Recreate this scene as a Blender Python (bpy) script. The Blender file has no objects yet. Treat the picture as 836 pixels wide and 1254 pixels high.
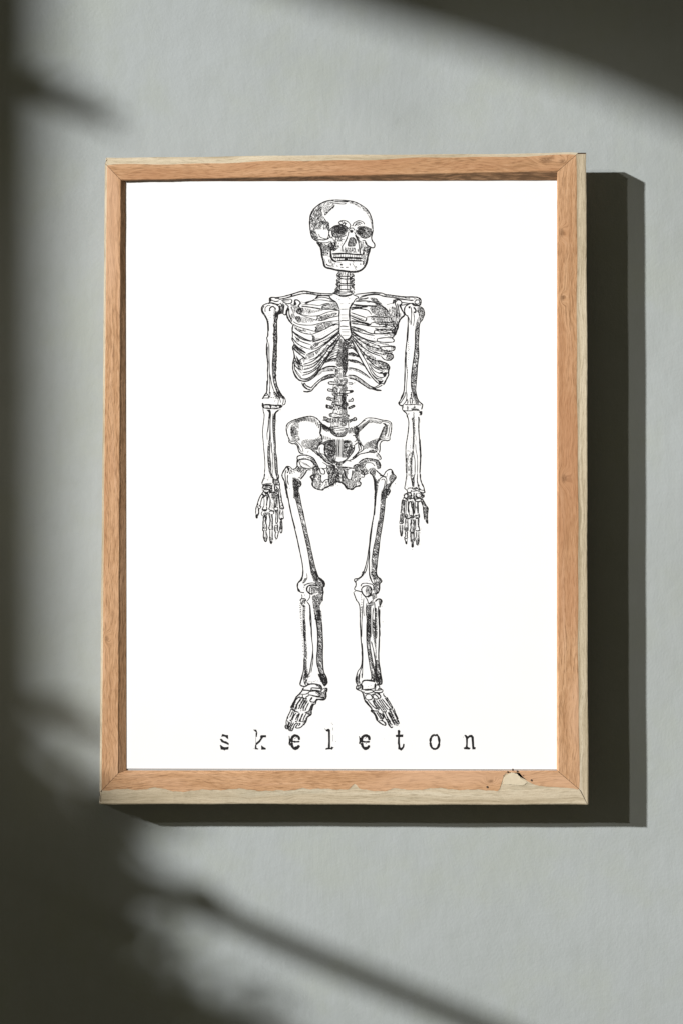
import bpy, bmesh, math, random
from mathutils import Vector
random.seed(11)
# ------------------------------------------------ camera, world, lamps, exposure
U = 0.00075                 # metres per photo pixel on the wall
CAM_D = 3600.0              # camera distance from the wall in the same units
VX, VY = 560.0, 600.0       # the camera stands straight in front of this point
def world(px, py, h=0.0):
    """photo-plane position of a point standing h units proud of the wall"""
    k = (CAM_D - h) / CAM_D
    return Vector(((VX + (px - VX)*k - 418)*U, -h*U, (627 - (VY + (py - VY)*k))*U))
sc = bpy.context.scene
cd = bpy.data.cameras.new('camera'); cam = bpy.data.objects.new('camera', cd); sc.collection.objects.link(cam)
sc.camera = cam
cam.location = ((VX - 418)*U, -CAM_D*U, (627 - VY)*U); cam.rotation_euler = (math.pi/2, 0, 0)
cd.sensor_fit = 'VERTICAL'; cd.sensor_height = 36; cd.lens = 36*CAM_D/1254
cd.shift_x = (418 - VX)/1254; cd.shift_y = -(627 - VY)/1254
cd.clip_start = .05; cd.clip_end = 100
w = bpy.data.worlds.new('World'); sc.world = w; w.use_nodes = True
w.node_tree.nodes['Background'].inputs[0].default_value = (1, .90, .62, 1)
w.node_tree.nodes['Background'].inputs[1].default_value = 0.074
sc.view_settings.view_transform = 'Standard'; sc.view_settings.look = 'None'
sc.view_settings.exposure = 0; sc.view_settings.gamma = 1
DIST = 6.0
AIM = Vector((0, 0, .05))
KEY = Vector((-1.13*DIST, -DIST, .50*DIST)) + AIM
def look(o, p): o.rotation_euler = (p - o.location).to_track_quat('-Z', 'Y').to_euler()
kl = bpy.data.lights.new('key_lamp', 'AREA'); kl.shape = 'DISK'; kl.size = .20; kl.energy = 1400; kl.color = (1, .985, .97)
ko = bpy.data.objects.new('key_lamp', kl); sc.collection.objects.link(ko); ko.location = KEY; look(ko, AIM)
FT = world(820, 730)
fl = bpy.data.lights.new('fill_lamp', 'SPOT'); fl.shadow_soft_size = .08; fl.energy = 560; fl.color = (1, .95, .86)  # added spot, leaves a paler outer band on the frame's shadow
fl.spot_size = math.radians(8.1); fl.spot_blend = 1
fo = bpy.data.objects.new('fill_lamp', fl); sc.collection.objects.link(fo)
fo.location = Vector((-.845*DIST, -DIST, .44*DIST)) + FT; look(fo, FT)

# ------------------------------------------------ helpers
def obj(name, verts, faces, mats, parent=None, smooth=False, idx=None):
    me = bpy.data.meshes.new(name); me.from_pydata([tuple(v) for v in verts], [], faces)
    for m in (mats if isinstance(mats, (list, tuple)) else [mats]): me.materials.append(m)
    if idx: me.polygons.foreach_set('material_index', idx)
    if smooth: me.polygons.foreach_set('use_smooth', [True]*len(me.polygons))
    me.update(); o = bpy.data.objects.new(name, me); sc.collection.objects.link(o)
    if parent:
        o.parent = parent; o.matrix_parent_inverse = (Matrix_of(parent)).inverted()
    return o
def Matrix_of(o):
    from mathutils import Matrix
    m = Matrix.Translation(o.location)
    return m
def thing(name, loc, label, cat, group=None):
    e = bpy.data.objects.new(name, None); sc.collection.objects.link(e); e.location = loc; e.empty_display_size = .05
    e['label'] = label; e['category'] = cat
    if group: e['group'] = group
    return e
def fixn(o):
    bm = bmesh.new(); bm.from_mesh(o.data); bmesh.ops.recalc_face_normals(bm, faces=bm.faces); bm.to_mesh(o.data); bm.free()
class N:
    def __init__(s, name, rough=.8):
        s.m = bpy.data.materials.new(name); s.m.use_nodes = True; s.t = s.m.node_tree; s.b = s.t.nodes['Principled BSDF']
        s.b.inputs['Roughness'].default_value = rough; s.b.inputs['Specular IOR Level'].default_value = .25
        s.pos = s.t.nodes.new('ShaderNodeNewGeometry').outputs['Position']
    def link(s, a, b):
        if isinstance(a, (int, float)): b.default_value = a
        elif isinstance(a, tuple): b.default_value = a if len(a) == 4 or b.type == 'VECTOR' else a + (1,)
        else: s.t.links.new(a, b)
    def math(s, op, a, b=0.0, c=None):
        n = s.t.nodes.new('ShaderNodeMath'); n.operation = op; s.link(a, n.inputs[0]); s.link(b, n.inputs[1])
        if c is not None: s.link(c, n.inputs[2])
        return n.outputs[0]
    def vec(s, op, a, b):
        n = s.t.nodes.new('ShaderNodeVectorMath'); n.operation = op; s.link(a, n.inputs[0]); s.link(b, n.inputs[1])
        return n.outputs['Value' if op == 'DISTANCE' else 'Vector']
    def noise(s, v, scale, det=4, rough=.55, dist=0):
        n = s.t.nodes.new('ShaderNodeTexNoise'); s.link(v, n.inputs['Vector']); n.inputs['Scale'].default_value = scale
        n.inputs['Detail'].default_value = det; n.inputs['Roughness'].default_value = rough; n.inputs['Distortion'].default_value = dist
        return n.outputs['Fac']
    def step(s, v, a, b, lo=0.0, hi=1.0):
        n = s.t.nodes.new('ShaderNodeMapRange'); s.link(v, n.inputs['Value']); n.interpolation_type = 'SMOOTHSTEP'
        n.inputs['From Min'].default_value = a; n.inputs['From Max'].default_value = b; n.inputs['To Min'].default_value = lo; n.inputs['To Max'].default_value = hi
        return n.outputs['Result']
    def mix(s, f, a, b, mode='MIX'):
        n = s.t.nodes.new('ShaderNodeMix'); n.data_type = 'RGBA'; n.blend_type = mode
        s.link(f, n.inputs[0]); s.link(a, n.inputs[6]); s.link(b, n.inputs[7]); return n.outputs[2]
    def ramp(s, f, *stops):
        n = s.t.nodes.new('ShaderNodeValToRGB'); s.link(f, n.inputs[0]); e = n.color_ramp.elements
        while len(e) < len(stops): e.new(.5)
        for q, (p, c) in zip(e, stops): q.position = p; q.color = c + (1,)
        return n.outputs[0]
    def bump(s, h, strength, dist):
        n = s.t.nodes.new('ShaderNodeBump'); s.link(h, n.inputs['Height']); n.inputs['Strength'].default_value = strength; n.inputs['Distance'].default_value = dist
        s.t.links.new(n.outputs[0], s.b.inputs['Normal'])
    def base(s, c): s.link(c, s.b.inputs['Base Color'])

# ------------------------------------------------ materials
def plaster():
    n = N('painted_plaster', .9)
    a = n.noise(n.pos, 5, 5, .6); b = n.noise(n.pos, 26, 6, .65); c = n.noise(n.pos, 420, 3, .6); st = n.noise(n.vec('MULTIPLY', n.pos, (90., 1., 22.)), 1, 4, .6)
    v = n.math('ADD', n.math('MULTIPLY', a, .45), n.math('ADD', n.math('MULTIPLY', b, .3), n.math('MULTIPLY', st, .25)))
    col = n.ramp(v, (.3, (.365, .398, .388)), (.5, (.402, .436, .436)), (.7, (.428, .464, .472)))
    warm = n.step(n.noise(n.vec('ADD', n.pos, (7., 3., 2.)), 11, 4, .65), .45, .68)
    col = n.mix(n.math('MULTIPLY', warm, .5), col, (.395, .43, .385))
    col = n.mix(n.step(n.noise(n.vec('ADD', n.pos, (1., 5., 4.)), 3.2, 4, .6), .45, .7, 0, .35), col, (.33, .355, .34))
    n.base(col)
    n.bump(n.math('ADD', n.math('MULTIPLY', b, 1.2), n.math('ADD', n.math('MULTIPLY', c, .16), n.math('MULTIPLY', st, .25))), .3, .0025)
    return n.m
def wood(name, vertical, pale=False, knots=(), shaded_sawn=False, seed=0.):
    n = N(name, .72)
    sv = (520., 60., 9.) if vertical else (9., 60., 520.)
    warp = n.noise(n.pos, 9, 3, .5)
    off = n.t.nodes.new('ShaderNodeCombineXYZ'); wv = n.math('MULTIPLY', n.math('SUBTRACT', warp, .5), .022)
    n.link(wv, off.inputs[0 if vertical else 2])
    p = n.vec('ADD', n.pos, off.outputs[0])
    km = None
    for (kx, ky, r) in knots:
        c = world(kx, ky, 65); q = n.vec('MULTIPLY', n.pos, (1., 0., .6) if vertical else (.6, 0., 1.))
        d = n.vec('DISTANCE', q, tuple((c.x*(1 if vertical else .6), 0., c.z*(.6 if vertical else 1.))))
        g = n.step(d, 0, r*U*2.6, 1, 0); k = n.math('MULTIPLY', n.step(d, r*U*.2, r*U*1.05, 1, 0), n.step(n.noise(n.pos, 700, 3), .3, .6, .45, 1))
        o2 = n.t.nodes.new('ShaderNodeCombineXYZ'); n.link(n.math('MULTIPLY', g, .006), o2.inputs[0 if vertical else 2]); p = n.vec('ADD', p, o2.outputs[0])
        km = k if km is None else n.math('MAXIMUM', km, k)
    g1 = n.noise(n.vec('MULTIPLY', p, tuple(x*.42 for x in sv)), 1, 4, .6, .4); g2 = n.noise(n.vec('MULTIPLY', p, (760., 90., 75.) if vertical else (75., 90., 760.)), 1, 3, .6); g3 = n.noise(n.vec('MULTIPLY', p, (1500., 200., 130.) if vertical else (130., 200., 1500.)), 1, 2, .5)
    blot2 = n.noise(n.vec('ADD', n.vec('MULTIPLY', n.pos, (16., 9., 4.) if vertical else (4., 9., 16.)), (seed, seed, seed)), 1, 3, .6)
    blot = n.noise(n.vec('MULTIPLY', n.pos, (34., 20., 7.) if vertical else (7., 20., 34.)), 1, 4, .6)
    fine = n.noise(n.pos, 900, 2, .5)
    if pale:
        col = n.ramp(n.math('ADD', n.math('MULTIPLY', g1, .65), n.math('MULTIPLY', blot, .35)), (.28, (.30, .245, .15)), (.42, (.48, .40, .275)), (.55, (.62, .53, .385)), (.72, (.74, .665, .52)))
        col = n.mix(n.step(blot, .56, .75), col, (.48, .44, .33))
        col = n.mix(n.step(g2, .52, .70, 0, .5), col, (.33, .27, .17)); col = n.mix(n.step(g3, .55, .7, 0, .35), col, (.27, .21, .13))
    else:
        col = n.ramp(n.math('ADD', n.math('MULTIPLY', g1, .6), n.math('MULTIPLY', blot, .4)), (.28, (.41, .21, .105)), (.43, (.50, .28, .142)), (.56, (.585, .345, .188)), (.74, (.67, .425, .27)))
        col = n.mix(n.step(g2, .50, .70, 0, .62), col, (.30, .15, .065)); col = n.mix(n.step(g3, .52, .68, 0, .6), col, (.22, .11, .05)); col = n.mix(n.step(g3, .46, .32, 0, .35), col, (.72, .47, .29))
        col = n.mix(n.step(n.noise(n.vec('MULTIPLY', n.pos, (60., 30., 16.) if vertical else (16., 30., 60.)), 1, 2), .62, .74, 0, .45), col, (.33, .175, .08))
    col = n.mix(n.math('MULTIPLY', n.step(fine, .35, .65, -.5, .5), .22), col, (.25, .16, .09))
    if not pale: col = n.mix(n.step(blot2, .5, .68, 0, .6), col, (.43, .205, .10)); col = n.mix(n.step(blot2, .48, .32, 0, .55), col, (.68, .43, .275))
    if shaded_sawn: col = n.mix(n.step(g2, .36, .6, .55, 1), col, (.15, .085, .045))  # shade of the inner face put into the colour, over sawn streaks
    if km is not None: col = n.mix(n.math('MULTIPLY', km, .6), col, (.13, .06, .025))
    n.base(col); n.bump(n.math('ADD', g1, n.math('MULTIPLY', g2, .6)), .35, .0012)
    return n.m
def plain(name, c, rough=.8, var=.12, scale=60):
    n = N(name, rough); f = n.noise(n.pos, scale, 4)
    n.base(n.mix(f, tuple(x*(1-var) for x in c), tuple(min(1, x*(1+var)) for x in c))); return n.m
M_wall = plaster()
M_wv = wood('orange_pine_upright', True, knots=((690, 586, 4.5), (687, 285, 4), (131, 782, 3.2), (688, 365, 3)))
M_wh = wood('orange_pine_level', False, knots=((668, 196, 6), (688, 198, 4), (374, 196, 4), (600, 957, 3)))
M_pv = wood('bare_pine_upright', True, True); M_ph = wood('bare_pine_level', False, True)
M_shade_sawn = wood('shaded_sawn_pine', False, shaded_sawn=True); M_gap = plain('dark_wood_stain', (.07, .04, .025)); M_paper = plain('matt_white_paper', (.90, .905, .915), .75, .012, 40)
M_board = plain('grey_card', (.42, .43, .43)); M_ink = plain('black_printing_ink', (.012, .011, .012), .7)
M_fill = plain('cream_filler', (.66, .575, .425), .85, .15, 300)
M_spacer = plain('shadow_spacer_pine', (.30, .22, .13)); M_chip = plain('dark_chip', (.06, .045, .035))

# ------------------------------------------------ the wall
s_ = 6.0
wall = obj('wall', [(-s_, 0, -3), (s_, 0, -3), (s_, 0, 3.5), (-s_, 0, 3.5), (-s_, .2, -3), (s_, .2, -3), (s_, .2, 3.5), (-s_, .2, 3.5)],
           [(0, 1, 2, 3), (7, 6, 5, 4), (3, 2, 6, 7), (4, 5, 1, 0), (1, 5, 6, 2), (4, 0, 3, 7)], M_wall)
wall['kind'] = 'structure'

# ------------------------------------------------ the framed print
HF = 65.0; GAP = 40.0; HP = 59.0
frame = thing('framed_print', world(420, 985, GAP), 'pine picture frame holding a black and white skeleton print, hung on the grey green wall', 'picture frame')
A = [(154, 222), (681.3, 221), (681, 943.5), (155, 943.5)]
B = [(148.8, 221), (682, 210), (682.4, 944.2), (145.6, 946.6)]
Cc = [(131.2, 202.5), (705, 189.5), (708.5, 966.5), (124.8, 968)]
Dd = [(130, 193), (717.2, 187), (719.5, 985.5), (122.3, 984.5)]
SIDES = [(0, 1, False), (1, 2, True), (3, 2, False), (0, 3, True)]      # top, right, bottom, left
def chip(x):      # ragged edge of the worn strip along the bottom rail, in photo units above its line
    v = 1.1*math.sin(x*.05) + .8*math.sin(x*.13+1) + .35*math.sin(x*.41) + .2*math.sin(x*.97)
    v += 3.2*math.exp(-((x-369)/9)**2) + 6*math.exp(-((x-434)/4.5)**2) + 2.2*math.exp(-((x-484)/6)**2) + 3.0*math.exp(-((x-190)/14)**2)
    if 611 < x < 704: v = v*.4 + min((x-611)*3.2, 23.5 - abs(x-627)*.3 if x < 634 else 1.5+19.5*math.exp(-(x-634)/13)) + 1.1*math.sin(x*1.3)*(x < 660)
    return max(-3.5, v)
def rail(si):
    a, b, vert = SIDES[si]; n = 240
    L0 = math.dist(Cc[a], Cc[b]); R = random.Random(si+5); ph = [R.uniform(0, 6) for _ in range(6)]
    rows = []; BD = (3.5, 1.3, 3.2, 3)[si]
    def lerp(P, t): return (P[a][0]+(P[b][0]-P[a][0])*t, P[a][1]+(P[b][1]-P[a][1])*t)
    out = (0, -1) if si == 0 else (1, 0) if si == 1 else (0, 1) if si == 2 else (-1, 0)
    for i in range(n+1):
        t = i/n; te = min(max(t, .32/L0), 1-.32/L0)
        wob = .35*math.sin(t*9+ph[0]) + .2*math.sin(t*31+ph[1]) + R.uniform(-.08, .08)
        fine = .22*math.sin(t*57+ph[2]) + R.uniform(-.12, .12)
        ef = min(1, t*L0/14, (1-t)*L0/14)
        def pt(P, h, o=0, wv=0): 
            
            x, y = lerp(P, te); wv *= ef; o2 = o*(max(0, 1-(1-t)*L0/22) - max(0, 1-t*L0/22))      # keep the mitres closed
            return world(x+out[0]*(o+wv)+(0 if vert else o2), y+out[1]*(o+wv)+(o2 if vert else 0), h)
        x, y = lerp(Cc, te)
        cut = 0
        if si == 2: cut = -chip(x)
        elif si == 1: cut = .5*math.sin(t*14)+.3*math.sin(t*47)
        elif si == 0: cut = .7*math.sin(t*19+1)+.5*math.sin(t*41)
        endf = min(1, t*L0/8, (1-t)*L0/8); cut *= endf
        bx = lerp(B, te); room = abs((y-bx[1]) if not vert else (x-bx[0]))
        cut = max(cut, -(room-2.8))
        be = fine*.8 if si in (0, 3) else fine*.3
        rows.append([pt(A, HP-3, 0), pt(A, HP+.6, 0, -be*.5 if si in (0,) else 0), pt(B, HF-.9, -.1, be), pt(B, HF-.15, .7, be), pt(B, HF, 1.3, be),
                     pt(Cc, HF, cut-.9), pt(Cc, HF-.15, cut), pt(Cc, HF-.35, cut+1.2), pt(Cc, HF-.5, 2.4 if cut < 0 else cut+2.4), pt(Dd, HF-BD*.7, -1.2, wob), pt(Dd, HF-BD, 0, wob), pt(Dd, GAP+1.5, 0, wob), pt(Dd, GAP, -1.5, wob), pt(A, GAP, 4)])
    m = len(rows[0]); V = [v for r in rows for v in r]; Fc = []; idx = []
    for i in range(n):
        for j in range(m):
            k = (j+1) % m
            Fc.append((i*m+j, i*m+k, (i+1)*m+k, (i+1)*m+j)); idx.append((3 if si == 0 and j < 2 else 0) if j < 6 or j > 11 else 1)  # inner face of the top rail takes the shade-darkened wood
    Fc.append(tuple(range(m))); idx.append(2); Fc.append(tuple(n*m+j for j in range(m))[::-1]); idx.append(2)
    o = obj('rail', V, Fc, [M_wv if vert else M_wh, M_pv if vert else M_ph, M_gap, M_shade_sawn], frame, idx=idx); fixn(o)
    return o
rails = [rail(i) for i in range(4)]
rails[2]['label'] = 'bottom rail with a ragged cream worn strip and chip'
# filler and dark flecks in the broken corner of the bottom rail
def blob(name, poly, h, th, mat, parent):
    n = len(poly); v = [world(x, y, h+th) for x, y in poly] + [world(x, y, h-.6) for x, y in poly]
    cx = sum(p[0] for p in poly)/n; cy = sum(p[1] for p in poly)/n
    v.append(world(cx, cy, h+th*1.7)); f = [(i, (i+1) % n, 2*n) for i in range(n)] + [(i, n+i, n+(i+1) % n, (i+1) % n) for i in range(n)]
    o = obj(name, v, f, mat, parent); fixn(o); return o
def ragged(pts, r=.6, seed=1):
    R = random.Random(seed); out = []
    for i, (x, y) in enumerate(pts):
        x1, y1 = pts[(i+1) % len(pts)]
        for k in range(5): out.append((x+(x1-x)*k/5+R.uniform(-r, r), y+(y1-y)*k/5+R.uniform(-r, r)))
    return out
blob('worn_patch', ragged([(616, 960), (616, 954), (620, 949), (626, 946), (633, 948), (637, 953), (645, 958), (640, 962)]), HF, .12, M_fill, rails[2])
for x, y, r in ((627.5, 942.5, 1.8), (621, 945, 1.2), (633, 944.5, 1.4), (616, 950, .8), (650, 955.5, 1.5), (596, 963.5, 1.5), (640, 950, .7)):
    v = []
    for k in range(7):
        a = k*math.tau/7; q = .8*r*random.uniform(.6, 1.15); v.append(world(x+q*math.cos(a), y+q*1.2*math.sin(a), HF+.75))
    obj('dark_chip', v, [tuple(range(7))], M_chip, rails[2])
def board(name, quad, h, th, mat, parent):
    v = [world(x, y, h) for x, y in quad] + [world(x, y, h-th) for x, y in quad]
    o = obj(name, v, [(0, 1, 2, 3), (7, 6, 5, 4), (0, 4, 5, 1), (1, 5, 6, 2), (2, 6, 7, 3), (3, 7, 4, 0)], mat, parent); fixn(o); return o
board('backing_board', [(140, 212), (694, 212), (694, 956), (138, 956)], HP-1.2, 8, M_board, frame)
paper = board('print', [(150, 214), (690, 214), (690, 942.2), (150, 941.2)], HP, .6, M_paper, frame)
board('shadow_spacer', [(150, 270), (660, 270), (660, 984), (124.5, 984)], GAP+4, GAP+4-.4, M_spacer, frame)  # unseen mount added behind the frame, outline set by its shadow

# ------------------------------------------------ the engraving, ink on the paper
# ---------------------------------------------------------------- ink drawing
INK = {}                       # part name -> list of polygons in photo-plane units
_pen = dict(part=None, ox=0, oy=0, s=1)
_rng = random.Random(7)
def sheet(part, ox, oy, s):
    _pen.update(part=part, ox=ox, oy=oy, s=s); INK.setdefault(part, [])
def _pts(t):
    if not isinstance(t, str): return list(t)
    return [tuple(float(v) for v in p.split(',')) for p in t.split()]
def _put(poly):
    ox, oy, s = _pen['ox'], _pen['oy'], _pen['s']
    INK[_pen['part']].append([(ox + x / s, oy + y / s) for x, y in poly])
def _smooth(p, n=4):
    if len(p) < 3: return p
    q = [p[0]] + p + [p[-1]]; out = []
    if p[0] == p[-1]: q[0] = p[-2]; q[-1] = p[1]
    for i in range(1, len(q) - 2):
        a, b, c, d = q[i-1], q[i], q[i+1], q[i+2]
        for k in range(n):
            t = k / n; t2 = t * t; t3 = t2 * t
            out.append(tuple(.5 * (2*b[j] + (c[j]-a[j])*t + (2*a[j]-5*b[j]+4*c[j]-d[j])*t2 + (3*b[j]-a[j]-3*c[j]+d[j])*t3) for j in (0, 1)))
    return out + [p[-1]]
def _ribbon(p, w, wob=.25, taper=True):
    n = len(p); L = []; R = []
    for i, (x, y) in enumerate(p):
        a = p[max(0, i-1)]; b = p[min(n-1, i+1)]
        dx, dy = b[0]-a[0], b[1]-a[1]; l = math.hypot(dx, dy) or 1
        h = .5 * w * (1 + _rng.uniform(-wob, wob))
        if taper and i in (0, n-1): h *= .45
        L.append((x - dy/l*h, y + dx/l*h)); R.append((x + dy/l*h, y - dx/l*h))
    for i in range(n-1):
        _put([L[i], L[i+1], R[i+1], R[i]])
def L(w, *lines, sm=True, wob=.25):
    for t in lines:
        p = _pts(t)
        _ribbon(_smooth(p) if sm else p, w*1.5, wob)
def D(w, on, off, *lines):                        # broken line
    w *= 1.4
    for t in lines:
        p = _smooth(_pts(t), 6); run = []; acc = 0; draw = True
        for i in range(len(p)-1):
            (x0, y0), (x1, y1) = p[i], p[i+1]; l = math.hypot(x1-x0, y1-y0); m = max(1, int(l/3))
            for k in range(m):
                f = k/m; q = (x0+(x1-x0)*f, y0+(y1-y0)*f); acc += l/m
                if draw: run.append(q)
                if acc > (on if draw else off)*_rng.uniform(.6, 1.4):
                    if draw and len(run) > 1: _ribbon(run, w, .2)
                    run = []; acc = 0; draw = not draw
        if len(run) > 1: _ribbon(run, w, .2)
def F(*polys):                                    # solid ink
    for t in polys: _put(_pts(t))
def O(r, *pts):                                   # blots
    for t in pts:
        for x, y in _pts(t):
            a0 = _rng.uniform(0, 6)
            _put([(x + r*_rng.uniform(.7, 1.2)*math.cos(a0+k*1.05), y + r*_rng.uniform(.7, 1.2)*math.sin(a0+k*1.05)) for k in range(6)])
def H(ang, sp, w, poly, gap=.12, seg=26, jit=.25, cap=.66):          # hatching clipped to an outline
    p = _smooth(_pts(poly) + [_pts(poly)[0]], 3)[:-1]; w = min(w*1.35, sp*cap)
    a = math.radians(ang); c, s = math.cos(a), math.sin(a)
    q = [(x*c + y*s, -x*s + y*c) for x, y in p]
    v = min(y for _, y in q) + sp*.4; top = max(y for _, y in q)
    while v < top:
        xs = []
        for i in range(len(q)):
            (x0, y0), (x1, y1) = q[i], q[(i+1) % len(q)]
            if (y0 <= v) != (y1 <= v): xs.append(x0 + (v-y0)/(y1-y0)*(x1-x0))
        xs.sort()
        for u0, u1 in zip(xs[::2], xs[1::2]):
            u0 += _rng.uniform(-1, 1)*sp*.15; u1 += _rng.uniform(-1, 1)*sp*.15
            u = u0
            while u < u1 - .5:
                e = min(u1, u + seg*_rng.uniform(.5, 1.5))
                if u1 - e < seg*.3: e = u1
                if _rng.random() > gap:
                    m = max(2, int((e-u)/12)+1); ln = []
                    for k in range(m+1):
                        uu = u + (e-u)*k/m; vv = v + _rng.uniform(-jit, jit)*sp
                        ln.append((uu*c - vv*s, uu*s + vv*c))
                    _ribbon(ln, w, .3)
                u = e
        v += sp*_rng.uniform(.85, 1.15)
def X(sp, w, poly, a=55, b=-35, gap=.25):         # cross hatching, reads near black with white specks
    H(a, sp, w, poly, gap*.6, cap=.74); H(b, sp*1.25, w*.9, poly, gap, cap=.5)
def FB(*polys):                                   # solid ink that has spread a little
    for t in polys:
        p = _pts(t); _put(p); _ribbon(p + [p[0]], 3.2, .4, False)
# ---- skull
sheet('skull', 370, 235, 8.36)
L(9, "160,508 105,470 85,400 78,330 82,260 100,205 140,155 200,115 260,92 330,82")
L(7, "330,82 400,85 470,90 540,105 600,135 650,170 685,215 705,265 716,320 720,390", "335,98 380,100 440,98 480,96")
L(5, "285,108 345,116 410,124 450,118", "300,92 360,98 420,104 470,100")
H(35, 9, 4.5, "470,92 540,105 600,132 652,172 690,222 712,290 718,380 704,350 690,285 662,228 618,182 560,146 500,120", .15)
H(-62, 12, 4.6, "92,235 140,162 205,128 203,180 212,250 232,290 255,310 262,340 258,382 200,384 140,385 150,430 170,470 120,478 92,410 84,320", .14)
H(50, 20, 3.4, "92,235 140,162 190,150 190,250 150,300 140,385 100,380 84,320", .3)
X(11, 5, "88,400 130,400 170,478 160,508 108,470")
H(-40, 13, 4.4, "218,122 290,96 335,138 285,190 235,222 214,190", .15)
L(6, "335,140 300,168 275,195 235,240", "262,205 238,215 232,240")
L(6, "212,250 245,300 270,325 276,380 270,450 255,482", "262,300 280,330", "270,325 255,345 262,385 276,400")
X(11, 5, "195,300 250,305 275,330 272,380 240,375 225,350")
L(6, "160,485 215,492 262,482 292,452", "162,512 215,522 262,518 285,505")
L(5, "172,430 182,460 225,478 255,482")
L(7, "282,388 300,372 330,350 390,340 440,350 470,378")
X(8, 5.4, "300,385 330,352 390,342 440,352 466,388 446,425 410,456 350,464 314,440", gap=.12)
X(12, 6, "330,360 400,350 440,370 440,410 380,430 330,410", 20, 100, .1)
X(8, 5.4, "542,395 578,350 640,350 690,372 702,410 688,450 640,470 590,455 555,430", gap=.12)
X(12, 6, "560,390 600,360 640,365 640,410 600,440 560,420", 20, 100, .1)
L(6, "300,385 312,445 350,466 410,460 450,440", "698,372 706,410 690,455 640,474 592,460", "278,400 300,395 310,460 290,468 275,430", "305,400 300,440")
L(6, "370,322 385,302 420,292 460,303 488,332 486,362 455,378", "372,325 402,332 430,318 455,325", "395,305 420,318")
L(6, "515,350 528,318 575,295 620,308 634,332", "530,352 560,328 592,335", "545,320 580,312 610,325")
O(6, "385,322 405,305 440,322 545,330 565,345 580,318")
L(6, "470,395 492,372 520,372 535,395", "480,400 500,390 520,402", "500,340 515,350")
F("484,402 502,394 518,404 512,418 490,418")
X(7, 6, "488,470 515,464 540,488 549,530 536,552 500,553 470,550 474,512", gap=.08)
L(7, "488,470 474,512 468,550 500,555 540,552", "515,464 542,490 550,530")
L(6, "474,405 462,455 432,520 408,560 402,612", "530,408 552,450 572,500 580,560 586,632", "462,470 440,515", "538,440 556,480 560,500")
L(5, "440,560 432,610", "420,568 414,612", "455,575 452,615", "470,570 478,612", "490,575 498,618", "508,570 515,615", "530,570 545,612", "460,565 470,590")
H(10, 10, 5, "345,480 430,462 415,500 330,500", .5); D(6, 10, 12, "340,520 370,500 400,512", "355,545 380,520")
X(10, 6, "262,540 300,512 335,530 372,560 340,600 310,608 285,580")
X(10, 5, "560,450 600,480 590,520 565,510"); H(80, 12, 5, "590,520 625,508 640,545 622,600 598,622", .2)
L(8, "640,510 655,540 692,562 718,573 738,560 736,530 716,505 706,470 714,430 722,390", wob=.15)
L(6, "610,498 640,500 660,540", "600,540 590,600 596,640", "640,560 620,620 612,650", "660,560 690,560")
X(10, 6, "640,560 690,565 684,600 662,625 650,600 618,660 612,650 628,600")
L(12, "290,560 292,635 306,690 352,718"); L(7, "305,632 420,628 500,634 610,642"); L(13, "312,672 430,673 520,676 612,680"); L(9, "350,706 440,700 530,704 612,706", "612,642 618,700"); L(10, "306,636 420,631 500,636 612,646")
F("430,680 462,682 470,700 428,704")
for i, x in enumerate(range(326, 610, 23)):
    L(6.5, f"{x},634 {x-2},668"); L(6.5, f"{x-8},680 {x-7},703")
O(5, "335,650 350,655 372,645 395,655 440,690 560,690 585,690")
X(9, 6, "160,515 230,535 285,560 276,600 235,600 225,650 205,640 195,590", gap=.15)
H(75, 12, 6, "225,600 275,590 270,640 235,645", .25)
L(13, "150,512 185,560 197,600 202,650 216,705 236,768 300,786 350,800 430,810 520,820 580,810 630,775 658,720 668,660 686,600 692,570", wob=.15)
X(10, 6, "340,795 430,802 520,808 590,795 630,760 655,700 668,660 650,740 600,800 520,826 430,815 350,806", gap=.1)
H(70, 11, 5, "612,650 650,605 680,592 662,655 655,715 632,765 612,745 628,700", .2)
L(7, "612,706 628,725 615,745", "355,718 400,725"); F("388,738 402,734 414,744 402,756 390,750"); O(8, "594,740 252,742")
L(6, "245,735 262,752 300,760", "212,650 240,650", "225,680 240,725", "240,650 285,660"); D(6, 26, 20, "350,755 400,772 480,768 485,735 482,700")
H(60, 13, 5, "500,720 525,715 560,790 540,792", .2); H(78, 12, 5, "270,690 300,700 335,740 325,772 292,762", .25)
# ---- spine: neck
sheet('spine', 370, 235, 8.36)
X(11, 6, "368,822 392,822 388,1035 328,1032 345,990 348,930 352,880")
X(10, 6, "484,824 516,828 532,890 530,960 534,1034 486,1034")
L(6, "370,825 352,855 385,870 350,905 385,920 345,945 385,960 335,1000 385,1010 328,1025", "515,835 528,860 500,875 532,900 500,925 534,950 505,965 534,1000", "392,820 390,1035", "484,822 482,1035")
L(7, "385,862 430,868 490,862", "385,884 440,892 520,886", "385,935 430,940 520,935", "385,958 440,955 490,960", "385,1000 440,998 490,1004", "385,1022 440,1026 520,1020")
H(80, 16, 4.5, "395,822 480,822 480,860 395,865", .3); H(80, 15, 4.5, "440,892 482,890 482,935 440,935", .3); L(5, "460,830 458,930 462,1020")
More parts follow.
